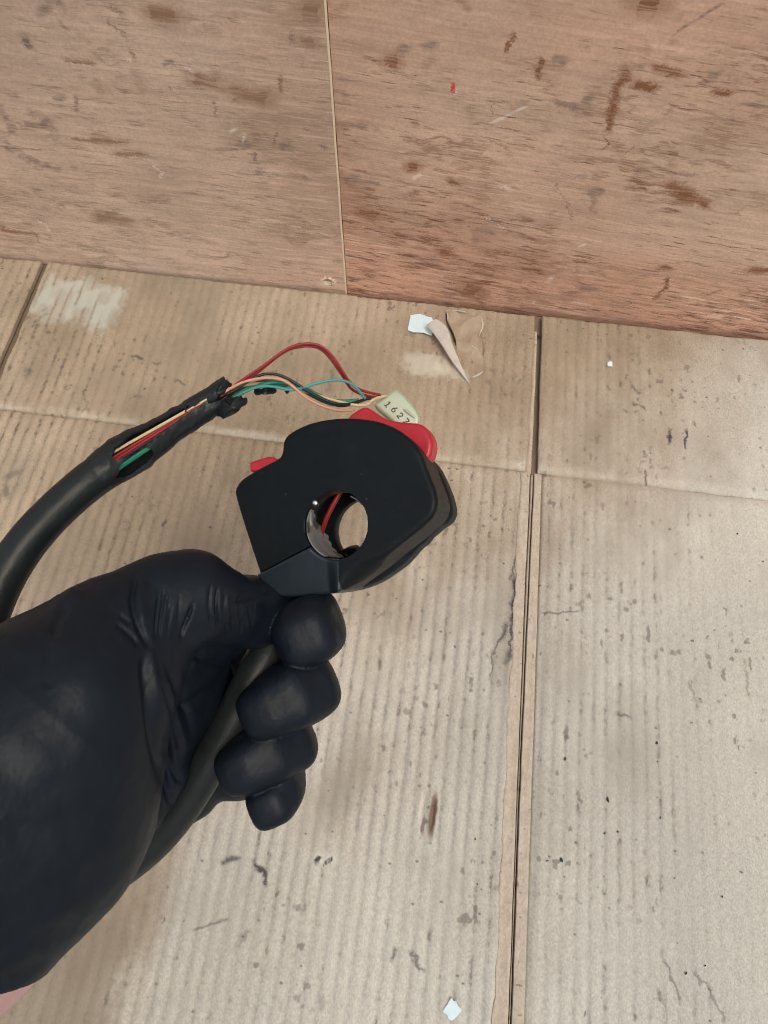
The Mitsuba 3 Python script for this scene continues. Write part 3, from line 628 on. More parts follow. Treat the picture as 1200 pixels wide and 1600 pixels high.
scene['black_plastic'] = {'type': 'bumpmap', 'arbitrary': proc(mould_grain, 2e-4), 'scale': 1.0, 'bsdf': {'type': 'principled', 'roughness': 0.46, 'specular': 0.15,
                          'base_color': proc(plastic_color)}}
scene['plastic_painted_sheen'] = {'type': 'principled', 'roughness': 0.40, 'specular': 0.42,
                         'base_color': proc(lambda p, n, uv: mi.Color3f(mix((0.0090, 0.0145, 0.0200), (0.0135, 0.0205, 0.0275), fbm(p.x * 400, p.y * 400, p.z * 400, 3))))}  # black clamp plastic with a bright reflection put into its base colour
scene['black_gloss'] = {'type': 'principled', 'base_color': {'type': 'rgb', 'value': [0.008, 0.008, 0.009]}, 'roughness': 0.22, 'specular': 0.5}


def red_color(p, n, uv):
    return mi.Color3f(mix((0.36, 0.010, 0.020), (0.45, 0.020, 0.032), fbm(p.x * 250, p.y * 250, p.z * 250, 3)))


scene['red_plastic'] = {'type': 'principled', 'roughness': 0.38, 'specular': 0.45, 'base_color': proc(red_color)}


def liner_color(p, n, uv):
    a = fbm(p.x * 260, p.y * 260, p.z * 260, 3)
    c = mix((0.10, 0.095, 0.098), (0.19, 0.182, 0.187), a)
    return mi.Color3f(mix(c, (0.03, 0.028, 0.026), smoothstep(0.50, 0.60, fbm(p.x * 190 + 3, p.y * 190, p.z * 190, 2)) * 0.9))


scene['worn_metal'] = {'type': 'twosided', 'bsdf': {'type': 'principled', 'roughness': 0.6, 'base_color': proc(liner_color)}}

DH = 0.252
PC = at(523, 820, DH)
ez = np.array([11.5, 3.2, 35.0]) @ R                       # bore axis, front to back
ez /= np.linalg.norm(ez)
ex = R[0] - ez * (R[0] @ ez); ex /= np.linalg.norm(ex)
ey = np.cross(ex, ez); ey = ey if ey @ R[1] < 0 else -ey    # up
EL = np.stack([ex, ey, ez])


def loc(px, py, z=0.0):
    """Photo pixel on the housing's plane z metres behind its front face -> local (x, y)."""
    r = R.T @ np.array([px - 600, py - 800, FPX])
    P0 = PC + ez * z
    q = EYE + r * (((P0 - EYE) @ ez) / (r @ ez))
    l = EL @ (q - PC)
    return l[0], l[1]


crop = lambda pts, z=0.0: np.array([loc(340 + a / 3, 560 + b / 3, z) for a, b in pts])


def curve(pts, n=2):
    """Chaikin-rounded outline."""
    p = np.asarray(pts, float)
    for _ in range(n):
        q = np.roll(p, -1, 0)
        p = np.stack([0.75 * p + 0.25 * q, 0.25 * p + 0.75 * q], 1).reshape(-1, 2)
    return p


def slabfn(field, z0, z1, r):
    """Rounded extrusion between z0(x,y) and z1."""
    def fn(P):
        x, y, z = P[:, 0], P[:, 1], P[:, 2]
        d2 = field(x, y)
        a = z0(x, y) if callable(z0) else z0
        dz = np.maximum(a - z, z - z1)
        u, v = np.maximum(d2 + r, 0), np.maximum(dz + r, 0)
        return np.minimum(np.maximum(d2, dz) + r, 0) + np.hypot(u, v) - r
    return fn


def local_mesh(fn, lo, hi, h):
    m = nets(fn, lo, hi, h)
    m = project(fn, m, h * 0.4)
    f = m.faces if np.linalg.det(EL) > 0 else m.faces[:, ::-1]
    return trimesh.Trimesh(PC + m.vertices @ EL, f, process=False)


tilt_l = math.tan(math.radians(6.5))
x0f = loc(531, 800)[0]


def fcrop(pts):
    """Outline of the front face, its left half leaning back."""
    out = []
    for a, b in curve(pts):
        x, y = loc(340 + a / 3, 560 + b / 3)
        for _ in range(4):
            x, y = loc(340 + a / 3, 560 + b / 3, max(0.0, (x0f - x) * tilt_l))
        out.append((x, y))
    return np.array(out)


front = fcrop([(300, 388), (318, 358), (355, 332), (420, 302), (500, 282), (610, 274), (720, 284), (800, 308), (868, 345), (925, 398), (955, 445), (985, 530), (1022, 622), (1032, 680),
                    (1012, 742), (955, 795), (870, 862), (790, 925), (735, 985), (655, 1045), (560, 1100), (500, 1108), (400, 1120), (290, 1123), (240, 1098), (205, 1040), (185, 990), (150, 885),
               (108, 755), (78, 655), (72, 616), (95, 573), (140, 540), (205, 503), (280, 468), (298, 442)])
F1 = poly_field(front, 0.0003, 0.008)
BR = 0.0114
bore = lambda x, y: np.hypot(x, y) - BR
zfront = lambda x, y: np.where(x < x0f, (x0f - x) * tilt_l, 0.0) + 0.00035 * 0
cl_a, cl_b = np.array(loc(340 + 190 / 3, 560 + 1001 / 3)), np.array(loc(340 + 425 / 3, 560 + 882 / 3))
dcl = (cl_b - cl_a) / np.linalg.norm(cl_b - cl_a)
below = lambda x, y: -((x - cl_a[0]) * -dcl[1] + (y - cl_a[1]) * dcl[0])          # > 0 below the parting line
xcl = loc(340 + 565 / 3, 900)[0]
FT = 0.0225


def taper(x, y, z):
    return np.clip(z / FT, 0, 1) * 0.0008


RC = loc(340 + 690 / 3, 560 + 1030 / 3)                      # the lower rim swells into a wide round here


def shell_fn(P):
    x, y, z = P[:, 0], P[:, 1], P[:, 2]
    g2 = ((x - RC[0]) / 0.0085) ** 2 + ((y - RC[1]) / 0.007) ** 2
    f = slabfn(lambda a, b: F1(a, b) + taper(a, b, z), zfront, FT, 0.0019 + 0.0058 * np.exp(-g2 ** 1.5))(P)
    # soften the big right-hand edge
    f = np.maximum(f, -bore(x, y))
    cav = np.maximum(np.hypot(x, y) - 0.0172, np.maximum(0.0085 - z, z - 0.030))
    f = np.maximum(f, -cav)
    # the clamp half is cut away
    clamp_zone = np.minimum(below(x, y) + 0.00022, xcl - x)
    f = np.maximum(f, clamp_zone)
    return f


sx = [front[:, 0].min() - 0.003, front[:, 1].min() - 0.003, -0.003]
ex_ = [front[:, 0].max() + 0.003, front[:, 1].max() + 0.003, FT + 0.002]
HOUSE = 0.00045
put('switch_housing__front_shell', local_mesh(shell_fn, sx, ex_, HOUSE), 'black_plastic', smooth=38)

def zclamp(x, y):
    w = np.clip((xcl - x) / 0.005, 0, 1)
    w = w * w * (3 - 2 * w)
    return 0.00004 + w * (0.55 * zfront(x, y) - 0.0005 + np.clip(below(x, y), 0, 1) * math.tan(math.radians(16)))


def clamp_fn(P):
    x, y, z = P[:, 0], P[:, 1], P[:, 2]
    f2d = lambda a, b: np.maximum(np.maximum(F1(a, b) + taper(a, b, z), -(below(a, b) - 0.00022)), np.maximum(a - xcl - 0.0008, -bore(a, b)))
    return slabfn(f2d, zclamp, FT + 0.001, 0.0010)(P)


put('switch_housing__clamp_half', local_mesh(clamp_fn, sx, ex_, HOUSE), 'plastic_painted_sheen', smooth=38, label='lower clamp half, a blue grey sheen painted into its base colour')

# rear shell: smaller outline, closes the far side with its own round opening
back = curve(crop([(330, 420), (420, 330), (610, 290), (800, 330), (930, 430), (985, 540), (1020, 640), (1025, 700), (1000, 745), (960, 765), (925, 800), (905, 812), (880, 850), (845, 872), (800, 930), (740, 985), (600, 1075), (420, 1110), (270, 1100), (215, 1020),
                   (130, 780), (100, 640), (130, 570), (300, 480)]))
F2 = poly_field(back, 0.0003, 0.008)
BT = 0.0335


def rear_fn(P):
    x, y, z = P[:, 0], P[:, 1], P[:, 2]
    f = slabfn(F2, FT - 0.0012, BT, 0.0035)(P)
    f = np.maximum(f, -(np.hypot(x, y) - 0.0116))
    cav = np.maximum(np.hypot(x, y) - 0.0172, z - 0.030)
    return np.maximum(f, -cav)


put('switch_housing__rear_shell', local_mesh(rear_fn, [sx[0], sx[1], FT - 0.004], [ex_[0], ex_[1], BT + 0.002], HOUSE), 'black_plastic', smooth=38)
note('switch_housing', 'black plastic handlebar switch housing with a round through hole, held up by the gloved hand', 'switch housing')


def L3(x, y, z):
    return PC + np.array([x, y, z]) @ EL


wp = lambda X, Y, z: L3(*loc(440 + X / 6.667, 740 + Y / 6.667, z), z)


# worn pale liner on the left of the bore
rows_ = []
angs = np.linspace(math.radians(150), math.radians(247), 40)
for i, t in enumerate(np.linspace(0, 1, 16)):
    row = []
    for a in angs:
        k = (a - angs[0]) / (angs[-1] - angs[0])
        depth = 0.0030 + 0.0150 * min(1, k * 2.2) ** 1.3 + 0.0009 * math.sin(a * 23)
        rr = BR - 0.0003
        row.append(L3(rr * math.cos(a), rr * math.sin(a), 0.0022 + depth * t))
    rows_.append(row)
put('switch_housing__bore_liner', slab(np.array(rows_), 0.0004), 'worn_metal', smooth=60, label='grey worn liner with black smears inside the hole')
# terminal tab at the upper right and a bright screw at the upper left of the hole
rows_ = [[L3(0.0106 * math.cos(a), 0.0106 * math.sin(a), 0.004 + 0.003 * t) for a in np.radians(np.linspace(42, 68, 12))] for t in np.linspace(0, 1, 5)]
put('switch_housing__terminal_tab', slab(np.array(rows_), 0.0004), 'worn_metal', smooth=60)
scene['bright_steel'] = {'type': 'roughconductor', 'material': 'Cr', 'alpha': 0.18}
b = trimesh.creation.icosphere(2, 0.0012); b.apply_translation(L3(-0.0078, 0.0076, 0.0022))
put('switch_housing__screw_tip', b, 'bright_steel', smooth=True)
put('switch_housing__contact_strip', tube([L3(-0.0100, 0.0048, 0.0030), L3(-0.0106, 0.0026, 0.0040), L3(-0.0106, 0.0004, 0.0052)], 0.0006, 14, 8),
    {'type': 'principled', 'base_color': {'type': 'rgb', 'value': [0.22, 0.26, 0.17]}, 'roughness': 0.5}, smooth=True)
# black lug at the foot of the far opening
put('switch_housing__locating_lug', tube([wp(650, 880, .0300), wp(715, 830, .0320), wp(780, 815, .0345)], 0.0026, 10, 14), 'black_gloss', smooth=True)

# red stop lever behind the upper right rim, red button at the left notch
lever = curve(crop([(600, 300), (612, 268), (650, 240), (690, 222), (722, 240), (765, 272), (820, 292), (880, 300), (950, 304), (990, 338), (1012, 395), (1006, 440), (995, 472), (940, 520), (800, 480), (650, 400)], 0.0105), 1)
FL = poly_field(lever, 0.0003, 0.006)
LO, HI = np.r_[lever.min(0) - 0.003, 0.0075], np.r_[lever.max(0) + 0.003, 0.0205]


def lever_fn(P):
    x, y, z = P[:, 0], P[:, 1], P[:, 2]
    k = np.clip((x - LO[0]) / (HI[0] - LO[0]), 0, 1)
    return slabfn(FL, lambda a, b: 0.0108 - 0.0016 * np.clip((a - LO[0]) / (HI[0] - LO[0]), 0, 1), 0.0180, 0.0016)(P)


put('switch_housing__stop_lever', local_mesh(lever_fn, LO, HI, 0.0004), 'red_plastic', smooth=50, label='bright red stop lever along the upper right rim')
btn = crop([(158, 492), (163, 487), (200, 475), (246, 462), (268, 466), (290, 480), (290, 520), (200, 535), (163, 533), (158, 528)], 0.010)
FB = poly_field(btn, 0.0003, 0.004)
put('switch_housing__push_button', local_mesh(slabfn(FB, 0.0085, 0.016, 0.0010), np.r_[btn.min(0) - 0.002, 0.007], np.r_[btn.max(0) + 0.002, 0.018], 0.0004), 'red_plastic', smooth=40,
    label='small red push button at the left notch')
# red wire across the cavity
scene['wire_red'] = {'type': 'principled', 'base_color': {'type': 'rgb', 'value': [0.24, 0.014, 0.016]}, 'roughness': 0.40, 'specular': 0.4}
put('switch_housing__inner_wire', tube([wp(680, 20, .0150), wp(622, 165, .0130), wp(540, 320, .0125), wp(470, 460, .0130), wp(425, 590, .0150), wp(380, 720, .022)], 0.00085, 50, 10), 'wire_red', smooth=True,
    label='red wire crossing inside the hole')

# ------------------------------------------------------------------ wiring cable
scene['sleeve_rubber'] = {'type': 'bumpmap', 'arbitrary': proc(lambda p, n, uv: fbm(p.x * 500, p.y * 500, p.z * 500, 3) * 0.00012, 2e-4), 'scale': 1.0,
                          'bsdf': {'type': 'twosided', 'bsdf': {'type': 'principled', 'roughness': 0.42, 'specular': 0.25,
                                   'base_color': proc(lambda p, n, uv: mi.Color3f(mix((0.0090, 0.0112, 0.0122), (0.0150, 0.0178, 0.0190), fbm(p.x * 200, p.y * 200, p.z * 200, 3))))}}}
for nm, col in dict(black=(0.010, 0.010, 0.012), peach=(0.55, 0.27, 0.17), green=(0.015, 0.20, 0.12), teal=(0.06, 0.26, 0.25), cream=(0.55, 0.43, 0.25), dark_green=(0.018, 0.14, 0.085), plum=(0.06, 0.03, 0.05)).items():
    scene['wire_' + nm] = {'type': 'principled', 'base_color': {'type': 'rgb', 'value': list(col)}, 'roughness': 0.38, 'specular': 0.4}

loop = [(462, 962, .2740), (428, 1005, .2660), (398, 1055, .2615), (370, 1112, .2600), (338, 1172, .2600), (298, 1240, .2610), (250, 1304, .2640), (190, 1356, .2690), (100, 1412, .277), (-20, 1466, .286), (-130, 1470, .288), (-215, 1390, .280), (-220, 1270, .262), (-150, 1170, .245), (-90, 1115, .238)]
cp = [(-70, 1085, .236), (-30, 990, .238), (0, 915, .240), (30, 864, .242), (62, 824, .244), (100, 786, .247), (140, 752, .250), (182, 722, .254), (228, 693, .258), (274, 664, .262), (318, 636, .266), (348, 618, .268), (372, 604, .269)]
n, sides = 460, 100
path = spline([at(*q) for q in cp], n)
tn, AA, BB = frames(path)
view = EYE - path; view -= tn * (view * tn).sum(1)[:, None]; view /= np.linalg.norm(view, axis=1, keepdims=True)
side = np.cross(tn, view)                                     # right-hand side when looking along the cable
if (side[100] @ R[1]) > 0:
    side = -side                                              # now: the upper side in the photo
S = np.linspace(0, 1, n)
pxs = np.array([((R @ (q - EYE))[0] / (R @ (q - EYE))[2] * FPX + 600) for q in path])
rad = np.interp(pxs, [-60, 0, 80, 150, 190, 215, 260, 300, 340, 375], [.0066, .0064, .0061, .0062, .0073, .0071, .0054, .0051, .0052, .0056])
th = np.arange(sides + 1) / sides * 2 * np.pi                 # 0 = towards the lens, pi/2 = upper side
flat_ = np.interp(pxs, [100, 170, 215, 290, 375], [1.0, 0.98, 0.80, 0.80, 0.95])
wrk = 0.00045 * (meshkit.fbm(np.stack([np.repeat(S[:, None] * 42, sides + 1, 1), np.cos(th)[None] * 2 + 0 * S[:, None], np.sin(th)[None] * 2 + 0 * S[:, None]], -1), 3, 4) - 0.5) * np.interp(pxs, [120, 190], [0.2, 2.0])[:, None]
RR = rad[:, None] + wrk
V = path[:, None] + RR[..., None] * (np.cos(th)[None, :, None] * view[:, None] * flat_[:, None, None] + np.sin(th)[None, :, None] * side[:, None])
PX, TH = np.meshgrid(pxs, th, indexing='ij')
THs = (TH + np.pi) % (2 * np.pi) - np.pi
edge = 0.10 * np.sin(PX * 0.21) + 0.08 * np.sin(PX * 0.57 + 1)


def window(cx, hw, ct, ht):
    return ((PX - cx) / hw) ** 2 + ((THs - ct - 0.003 * (PX - cx)) / ht) ** 2 < 1 + edge


hole = window(238, 60, 0.42, 0.42) | ((PX > 285) & (PX < 330) & (np.abs(THs - 0.30 - 0.04 * np.sin(PX * 0.3)) < 0.075)) | window(198, 31, -0.62, 0.50)
hole |= (PX > 322 + 6 * np.sin(TH * 3)) & (np.abs(THs - 0.10) < np.interp(PX, [322, 350, 372], [0.05, 0.35, 0.75]))
hole |= PX > 362 + 7 * np.sin(TH * 2 + 0.6) + 4 * np.sin(TH * 5)
keep = ~hole
ii, jj = np.meshgrid(np.arange(n - 1), np.arange(sides), indexing='ij')
ok = keep[:-1, :-1] & keep[1:, :-1] & keep[:-1, 1:] & keep[1:, 1:]
k = (ii * (sides + 1) + jj)[ok]
qo = np.stack([k, k + 1, k + sides + 2, k + sides + 1], 1)
IN = (path[:, None] + (V - path[:, None]) * (1 - 0.0009 / RR)[..., None]).reshape(-1, 3)
qe = {}
for q in qo:
    for a, b_ in zip(q, np.roll(q, -1)):
        if (b_, a) in qe: del qe[(b_, a)]
        else: qe[(a, b_)] = 1
N = n * (sides + 1)
# seam columns 0 and "sides" are the same line: drop rim there
rim = [(a, b_) for a, b_ in qe if not ((a % (sides + 1) in (0, sides)) and (b_ % (sides + 1) in (0, sides)))]
rimq = np.array([(b_, a, a + N, b_ + N) for a, b_ in rim])
put('wiring_cable__sleeve', (np.vstack([V.reshape(-1, 3), IN]), np.vstack([qo, qo[:, ::-1] + N, rimq])), 'sleeve_rubber', smooth=50, label='black rubber sleeve split open at its far end')


def in_cable(px0, px1, r0, a0, a1, n_=14):
    """Points inside the sleeve at angle a (0 = towards the lens) and radius r0 metres."""
    out = []
    for t in np.linspace(0, 1, n_):
        x = px0 + (px1 - px0) * t
        i = int(np.argmin(np.abs(pxs - x)))
        a = a0 + (a1 - a0) * t
        out.append(path[i] + r0 * (math.cos(a) * view[i] * flat_[i] + math.sin(a) * side[i]))
    return out


W = lambda pts, d0, d1, dm=0.0: [at(160 + a / 2.2222, 520 + b / 2.2222, d0 + (d1 - d0) * t - dm * math.sin(math.pi * t)) for (a, b), t in zip(pts, np.linspace(0, 1, len(pts)))]
wr = 0.00051
wires = [
    ('red', W([(425, 206), (480, 168), (540, 128), (600, 84), (650, 52), (702, 38), (752, 44), (790, 72), (820, 112), (845, 152), (872, 184), (920, 206), (965, 216)], .266, .278, .004), 'wire_red', in_cable(150, 335, .0034, .55, .45), 'red wire looping highest above the others'),
    ('red', W([(440, 205), (490, 170), (535, 140), (590, 96), (645, 60), (700, 47), (748, 52), (782, 78), (812, 118), (838, 156), (862, 192), (910, 216), (955, 226)], .2675, .280, .004), 'wire_red', in_cable(150, 335, .0040, .18, .25), 'second red wire just under the highest loop'),
    ('black', W([(430, 215), (520, 160), (560, 144), (605, 145), (652, 164), (704, 196), (750, 222), (800, 243), (850, 248), (885, 240), (930, 226)], .264, .275, .003), 'wire_black', None, None),
    ('peach', W([(405, 220), (425, 206), (470, 180), (530, 161), (590, 157), (640, 171), (680, 203), (720, 233), (780, 260), (830, 270), (875, 266)], .265, .272, .004), 'wire_peach', None, None),
    ('green', W([(400, 262), (440, 236), (480, 210), (540, 186), (600, 173), (650, 180), (700, 194), (745, 217), (790, 237), (840, 242), (890, 238)], .2665, .275, .002), 'wire_green', in_cable(140, 330, .0036, -.75, -.35), None),
    ('green', W([(410, 262), (450, 232), (495, 206), (550, 180), (610, 167), (655, 176), (705, 200), (750, 226), (795, 246), (840, 250), (890, 246)], .2670, .276, .002), 'wire_green', in_cable(140, 330, .0042, -.48, -.2), None),
    ('green', W([(405, 255), (445, 226), (490, 198), (560, 176), (615, 182), (660, 186), (700, 190), (740, 209), (790, 230), (840, 236), (890, 232)], .2680, .2765, .000), 'wire_dark_green', None, None),
    ('teal', W([(415, 255), (470, 218), (525, 192), (570, 185), (620, 192), (662, 198), (715, 184), (775, 168), (828, 165), (868, 180), (895, 207), (912, 228)], .2675, .273, .004), 'wire_teal', None, None),
    ('cream', W([(905, 270), (918, 249), (938, 234), (960, 225), (985, 219)], .271, .277), 'wire_cream', in_cable(160, 350, .0042, .95, .30, 22) + [at(160 + 520 / 2.2222, 520 + 178 / 2.2222, .2695), at(160 + 640 / 2.2222, 520 + 186 / 2.2222, .272), at(160 + 760 / 2.2222, 520 + 240 / 2.2222, .275), at(160 + 860 / 2.2222, 520 + 262 / 2.2222, .275)], None),
    ('plum', W([(400, 240), (440, 215), (500, 184), (555, 168), (610, 165), (655, 180), (702, 205), (752, 232), (800, 250), (850, 252), (900, 236), (940, 228)], .269, .279), 'wire_plum', in_cable(150, 330, .0030, .05, .1), None)]
count = {}
for kind, pts, mat, inner, lab in wires:
    c = count.get(kind, 0); count[kind] = c + 1
    key = f'wiring_cable__{kind}_wire' + (f'_{c:03d}' if c else '')
    if inner is not None:                                        # the same wire runs on inside the sleeve
        far = pts[0]
        pts = inner[:-2] + ([far + (pts[1] - far) * 0.15] if kind != 'cream' else []) + pts[1:]
    put(key, tube(pts, wr, 150, 10), mat, smooth=True, label=lab)
# loose tatters of the sleeve at its open end
def tatter(key, pts, z, bulge, seed):
    p = np.array([(160 + a / 2.2222, 520 + b / 2.2222) for a, b in pts])
    c = p.mean(0)
    rows2 = []
    ring = np.vstack([p, p[:1]])
    ring = np.concatenate([[ring[i] * (1 - t) + ring[i + 1] * t for t in (0, .25, .5, .75)] for i in range(len(p))])
    r = np.random.default_rng(seed)
    ring = ring + r.normal(0, 0.5, ring.shape)
    rows2 = [[at(*(c + (q - c) * s), z - bulge * (1 - s * s) + 0.0012 * math.sin(q[0] * 0.3) * s) for q in np.vstack([ring, ring[:1]])] for s in np.linspace(0.02, 1, 8)]
    put(key, slab(np.array(rows2), 0.0007), 'sleeve_rubber', smooth=50)


tatter('wiring_cable__sleeve_tatter', [(345, 228), (375, 195), (415, 182), (428, 165), (446, 180), (440, 190), (420, 205), (395, 235), (352, 275), (325, 262)], .2655, .0022, 1)
tatter('wiring_cable__sleeve_tatter_001', [(425, 238), (470, 226), (500, 232), (494, 246), (462, 272), (420, 294), (405, 288), (408, 262)], .2650, .0028, 2)
tatter('wiring_cable__tape_shred', [(525, 205), (560, 190), (590, 190), (606, 200), (580, 210), (545, 216)], .272, .0008, 3)
tatter('wiring_cable__tape_shred_001', [(640, 262 - 60), (650, 190), (652, 205), (642, 212)], .274, .0004, 4)
PATH0 = path
put('wiring_cable__sleeve_loop', tube([at(*q) for q in loop] + [path[0], path[4]], 0.0064, 300, 40), 'sleeve_rubber', smooth=True, label='smooth length of sleeve running back through the closed fist')
note('wiring_cable', 'black sleeved cable with red, green, peach and teal wires fanning out to a plug', 'cable')

# translucent plug with figures
scene['milky_plastic'] = {'type': 'principled', 'roughness': 0.32, 'specular': 0.5, 'spec_trans': 0.25,
                          'base_color': proc(lambda p, n, uv: mi.Color3f(mix((0.38, 0.42, 0.28), (0.50, 0.54, 0.40), fbm(p.x * 180, p.y * 180, p.z * 180, 3))))}
scene['ink'] = {'type': 'principled', 'base_color': {'type': 'rgb', 'value': [0.03, 0.03, 0.03]}, 'roughness': 0.6}
PD = 0.278
k1 = lambda X, Y, d=PD: at(540 + X / 6.6667, 600 + Y / 6.6667, d)
o = k1(560, 250)
pxx = k1(660, 380) - o; pxx /= np.linalg.norm(pxx)             # reading direction, down to the right
pyy = k1(660, 165) - o; pyy -= pxx * (pyy @ pxx); pyy /= np.linalg.norm(pyy)
pzz = np.cross(pxx, pyy)
PL = np.stack([pxx, pyy, pzz])
if pzz @ R[2] > 0:
    raise SystemExit('plug frame')
pl2 = lambda X, Y: (PL @ (k1(X, Y) - o))[:2]
plug = curve(np.array([pl2(*q) for q in [(310, 195), (405, 120), (505, 45), (560, 62), (640, 140), (720, 235), (775, 320), (782, 385), (740, 470), (640, 520), (440, 350), (300, 230)]]), 1)
FP = poly_field(plug, 0.0003, 0.004)
pm = project(slabfn(FP, -0.0075, 0.0, 0.0012), nets(slabfn(FP, -0.0075, 0.0, 0.0012), np.r_[plug.min(0) - .002, -0.009], np.r_[plug.max(0) + .002, 0.0015], 0.0004), 0.00016)
f = pm.faces if np.linalg.det(PL) > 0 else pm.faces[:, ::-1]
put('wiring_cable__plug', trimesh.Trimesh(o + pm.vertices @ PL, f, process=False), 'milky_plastic', smooth=40, label='milky pale green plug with the figures 1 6 2 7')
txt = []
for ch, X, Y in (('1', 436, 214), ('6', 506, 268), ('2', 566, 330), ('7', 628, 392)):
    t = meshkit.text_mesh(ch, 0.0023, 0.00012, bold=True)
    v = t.vertices.copy()
    v[:, 0] -= (v[:, 0].max() + v[:, 0].min()) / 2; v[:, 1] -= 0.00105
    v[:, 2] += 0.00003
    w = pl2(X, Y)
    txt.append(trimesh.Trimesh(o + (v + [w[0], w[1], 0]) @ PL, t.faces, process=False))
put('wiring_cable__plug__figures', trimesh.util.concatenate(txt), 'ink', label='small dark printed figures 1 6 2 7')
rg = curve(np.array([pl2(*q) for q in [(590, 255), (640, 262), (690, 310), (735, 350), (715, 365), (670, 330), (610, 290)]]))
FR = poly_field(rg, 0.0003, 0.003)
pm = nets(slabfn(FR, -0.0008, 0.0007, 0.0004), np.r_[rg.min(0) - .001, -0.0016], np.r_[rg.max(0) + .001, 0.0015], 0.0003)
f = pm.faces if np.linalg.det(PL) > 0 else pm.faces[:, ::-1]
put('wiring_cable__plug__latch_rib', trimesh.Trimesh(o + pm.vertices @ PL, f, process=False), 'milky_plastic', smooth=50)
# ------------------------------------------------------------------ the photographer's gloved left hand
def glove_color(p, n, uv):
    return mi.Color3f(mix((0.0034, 0.0060, 0.0104), (0.0060, 0.0096, 0.0154), fbm(p.x * 150, p.y * 150, p.z * 150, 3)))


def glove_relief(p, n, uv):
    return fbm(p.x * 1200, p.y * 1200, p.z * 1200, 2) * 0.00005 + fbm(p.x * 220, p.y * 220, p.z * 220, 3) * 0.00022


scene['nitrile'] = {'type': 'bumpmap', 'arbitrary': proc(glove_relief, 2e-4), 'scale': 1.0,
                    'bsdf': {'type': 'principled', 'roughness': 0.50, 'specular': 0.20, 'base_color': proc(glove_color)}}
scene['skin'] = {'type': 'principled', 'roughness': 0.5, 'specular': 0.35,
                 'base_color': proc(lambda p, n, uv: mi.Color3f(mix((0.36, 0.215, 0.20), (0.43, 0.265, 0.25), fbm(p.x * 120, p.y * 120, p.z * 120, 3))))}

# joints: photo position, distance from the lens (m), radius (m)
ARM = [[(-330, 1690, .170, .0240), (-60, 1420, .196, .0245), (70, 1290, .206, .0255)],
       [(-330, 1480, .176, .032), (-40, 1230, .200, .0310), (90, 1122, .210, .0278), (160, 1045, .217, .0205)],
       [(62, 1285, .206, .0250), (100, 1215, .214, .0220), (130, 1165, .220, .0180)],
       [(58, 1328, .210, .0195), (120, 1262, .219, .0170), (155, 1195, .225, .0130)]]
THUMB = [[(120, 1080, .214, .0235), (205, 985, .222, .0165), (258, 946, .226, .0132)],
         [(258, 944, .226, .0136), (300, 934, .229, .0128), (345, 948, .2405, .0106), (390, 961, .2580, .0098), (416, 968, .2650, .0090)],
         [(350, 934, .254, .0074), (392, 940, .2665, .0074), (440, 947, .270, .0072)]]
WEB = [[(225, 1030, .243, .0130), (258, 1120, .252, .0108), (246, 1205, .256, .0092), (212, 1262, .250, .0098)],
       [(285, 1020, .250, .0105), (300, 1095, .264, .0100), (258, 1180, .268, .0095)],
       [(335, 1008, .258, .0070), (320, 1060, .274, .0075), (300, 1130, .278, .0075)]]
PALM = [[(400, 1010, .288, .0105), (352, 1130, .293, .0115), (290, 1225, .292, .0120), (150, 1290, .274, .020)],
        [(466, 1000, .290, .0100), (448, 1100, .294, .0105), (415, 1180, .293, .0105), (372, 1204, .290, .0085), (320, 1180, .290, .011)]]
INDEX = [[(455, 985, .288, .0098), (492, 970, .276, .0088), (488, 980, .264, .0092), (481, 986, .2575, .0099), (477, 994, .2550, .0096)]]
MIDDLE = [[(450, 1070, .292, .0102), (474, 1070, .282, .0090), (479, 1076, .2590, .0096), (448, 1090, .2530, .0097), (414, 1108, .2500, .0086)]]
RING = [[(425, 1150, .292, .0100), (441, 1154, .284, .0085), (447, 1161, .2625, .0090), (413, 1178, .2560, .0091), (379, 1198, .2525, .0084)]]
LITTLE = [[(400, 1195, .292, .0090), (430, 1195, .282, .0078), (437, 1208, .268, .0072), (432, 1232, .259, .0075), (423, 1257, .254, .0072)]]


ca_, sa_ = math.cos(0.42), math.sin(0.42)
FR3 = (np.array([[ca_, -sa_, 0], [sa_, ca_, 0], [0, 0, 1]]) @ R).astype(np.float32)      # along and across the curled fingers, and depth


def chains(P, cs, k, grow=0.0, square=0):
    """Smooth union of tapering rods; square > 2 flattens their section as a finger pad is flattened."""
    out = None
    for c in cs:
        pts = [(at(*q[:3]).astype(np.float32), q[3] + grow) for q in c]
        for (a, ra), (b_, rb) in zip(pts, pts[1:]):
            d = b_ - a
            t = np.clip((P - a) @ d / (d @ d), 0, 1)
            w = P - a - t[:, None] * d
            if square:
                w = w @ FR3.T
                v = (np.abs(w) ** square).sum(1) ** (1 / square) - (ra + (rb - ra) * t)
            else:
                v = np.linalg.norm(w, axis=1) - (ra + (rb - ra) * t)
            out = v if out is None else smin(out, v, k)
    return out


def forearm(P, grow):
    """The rest of the forearm, up to the elbow behind the lens."""
    a, b_ = at(-330, 1585, .173).astype(np.float32), np.array([-0.20, -0.64, 0.30], np.float32)
    d = b_ - a
    t = np.clip((P - a) @ d / (d @ d), 0, 1)
    return np.linalg.norm(P - a - t[:, None] * d, axis=1) - (0.030 + 0.012 * t + grow)


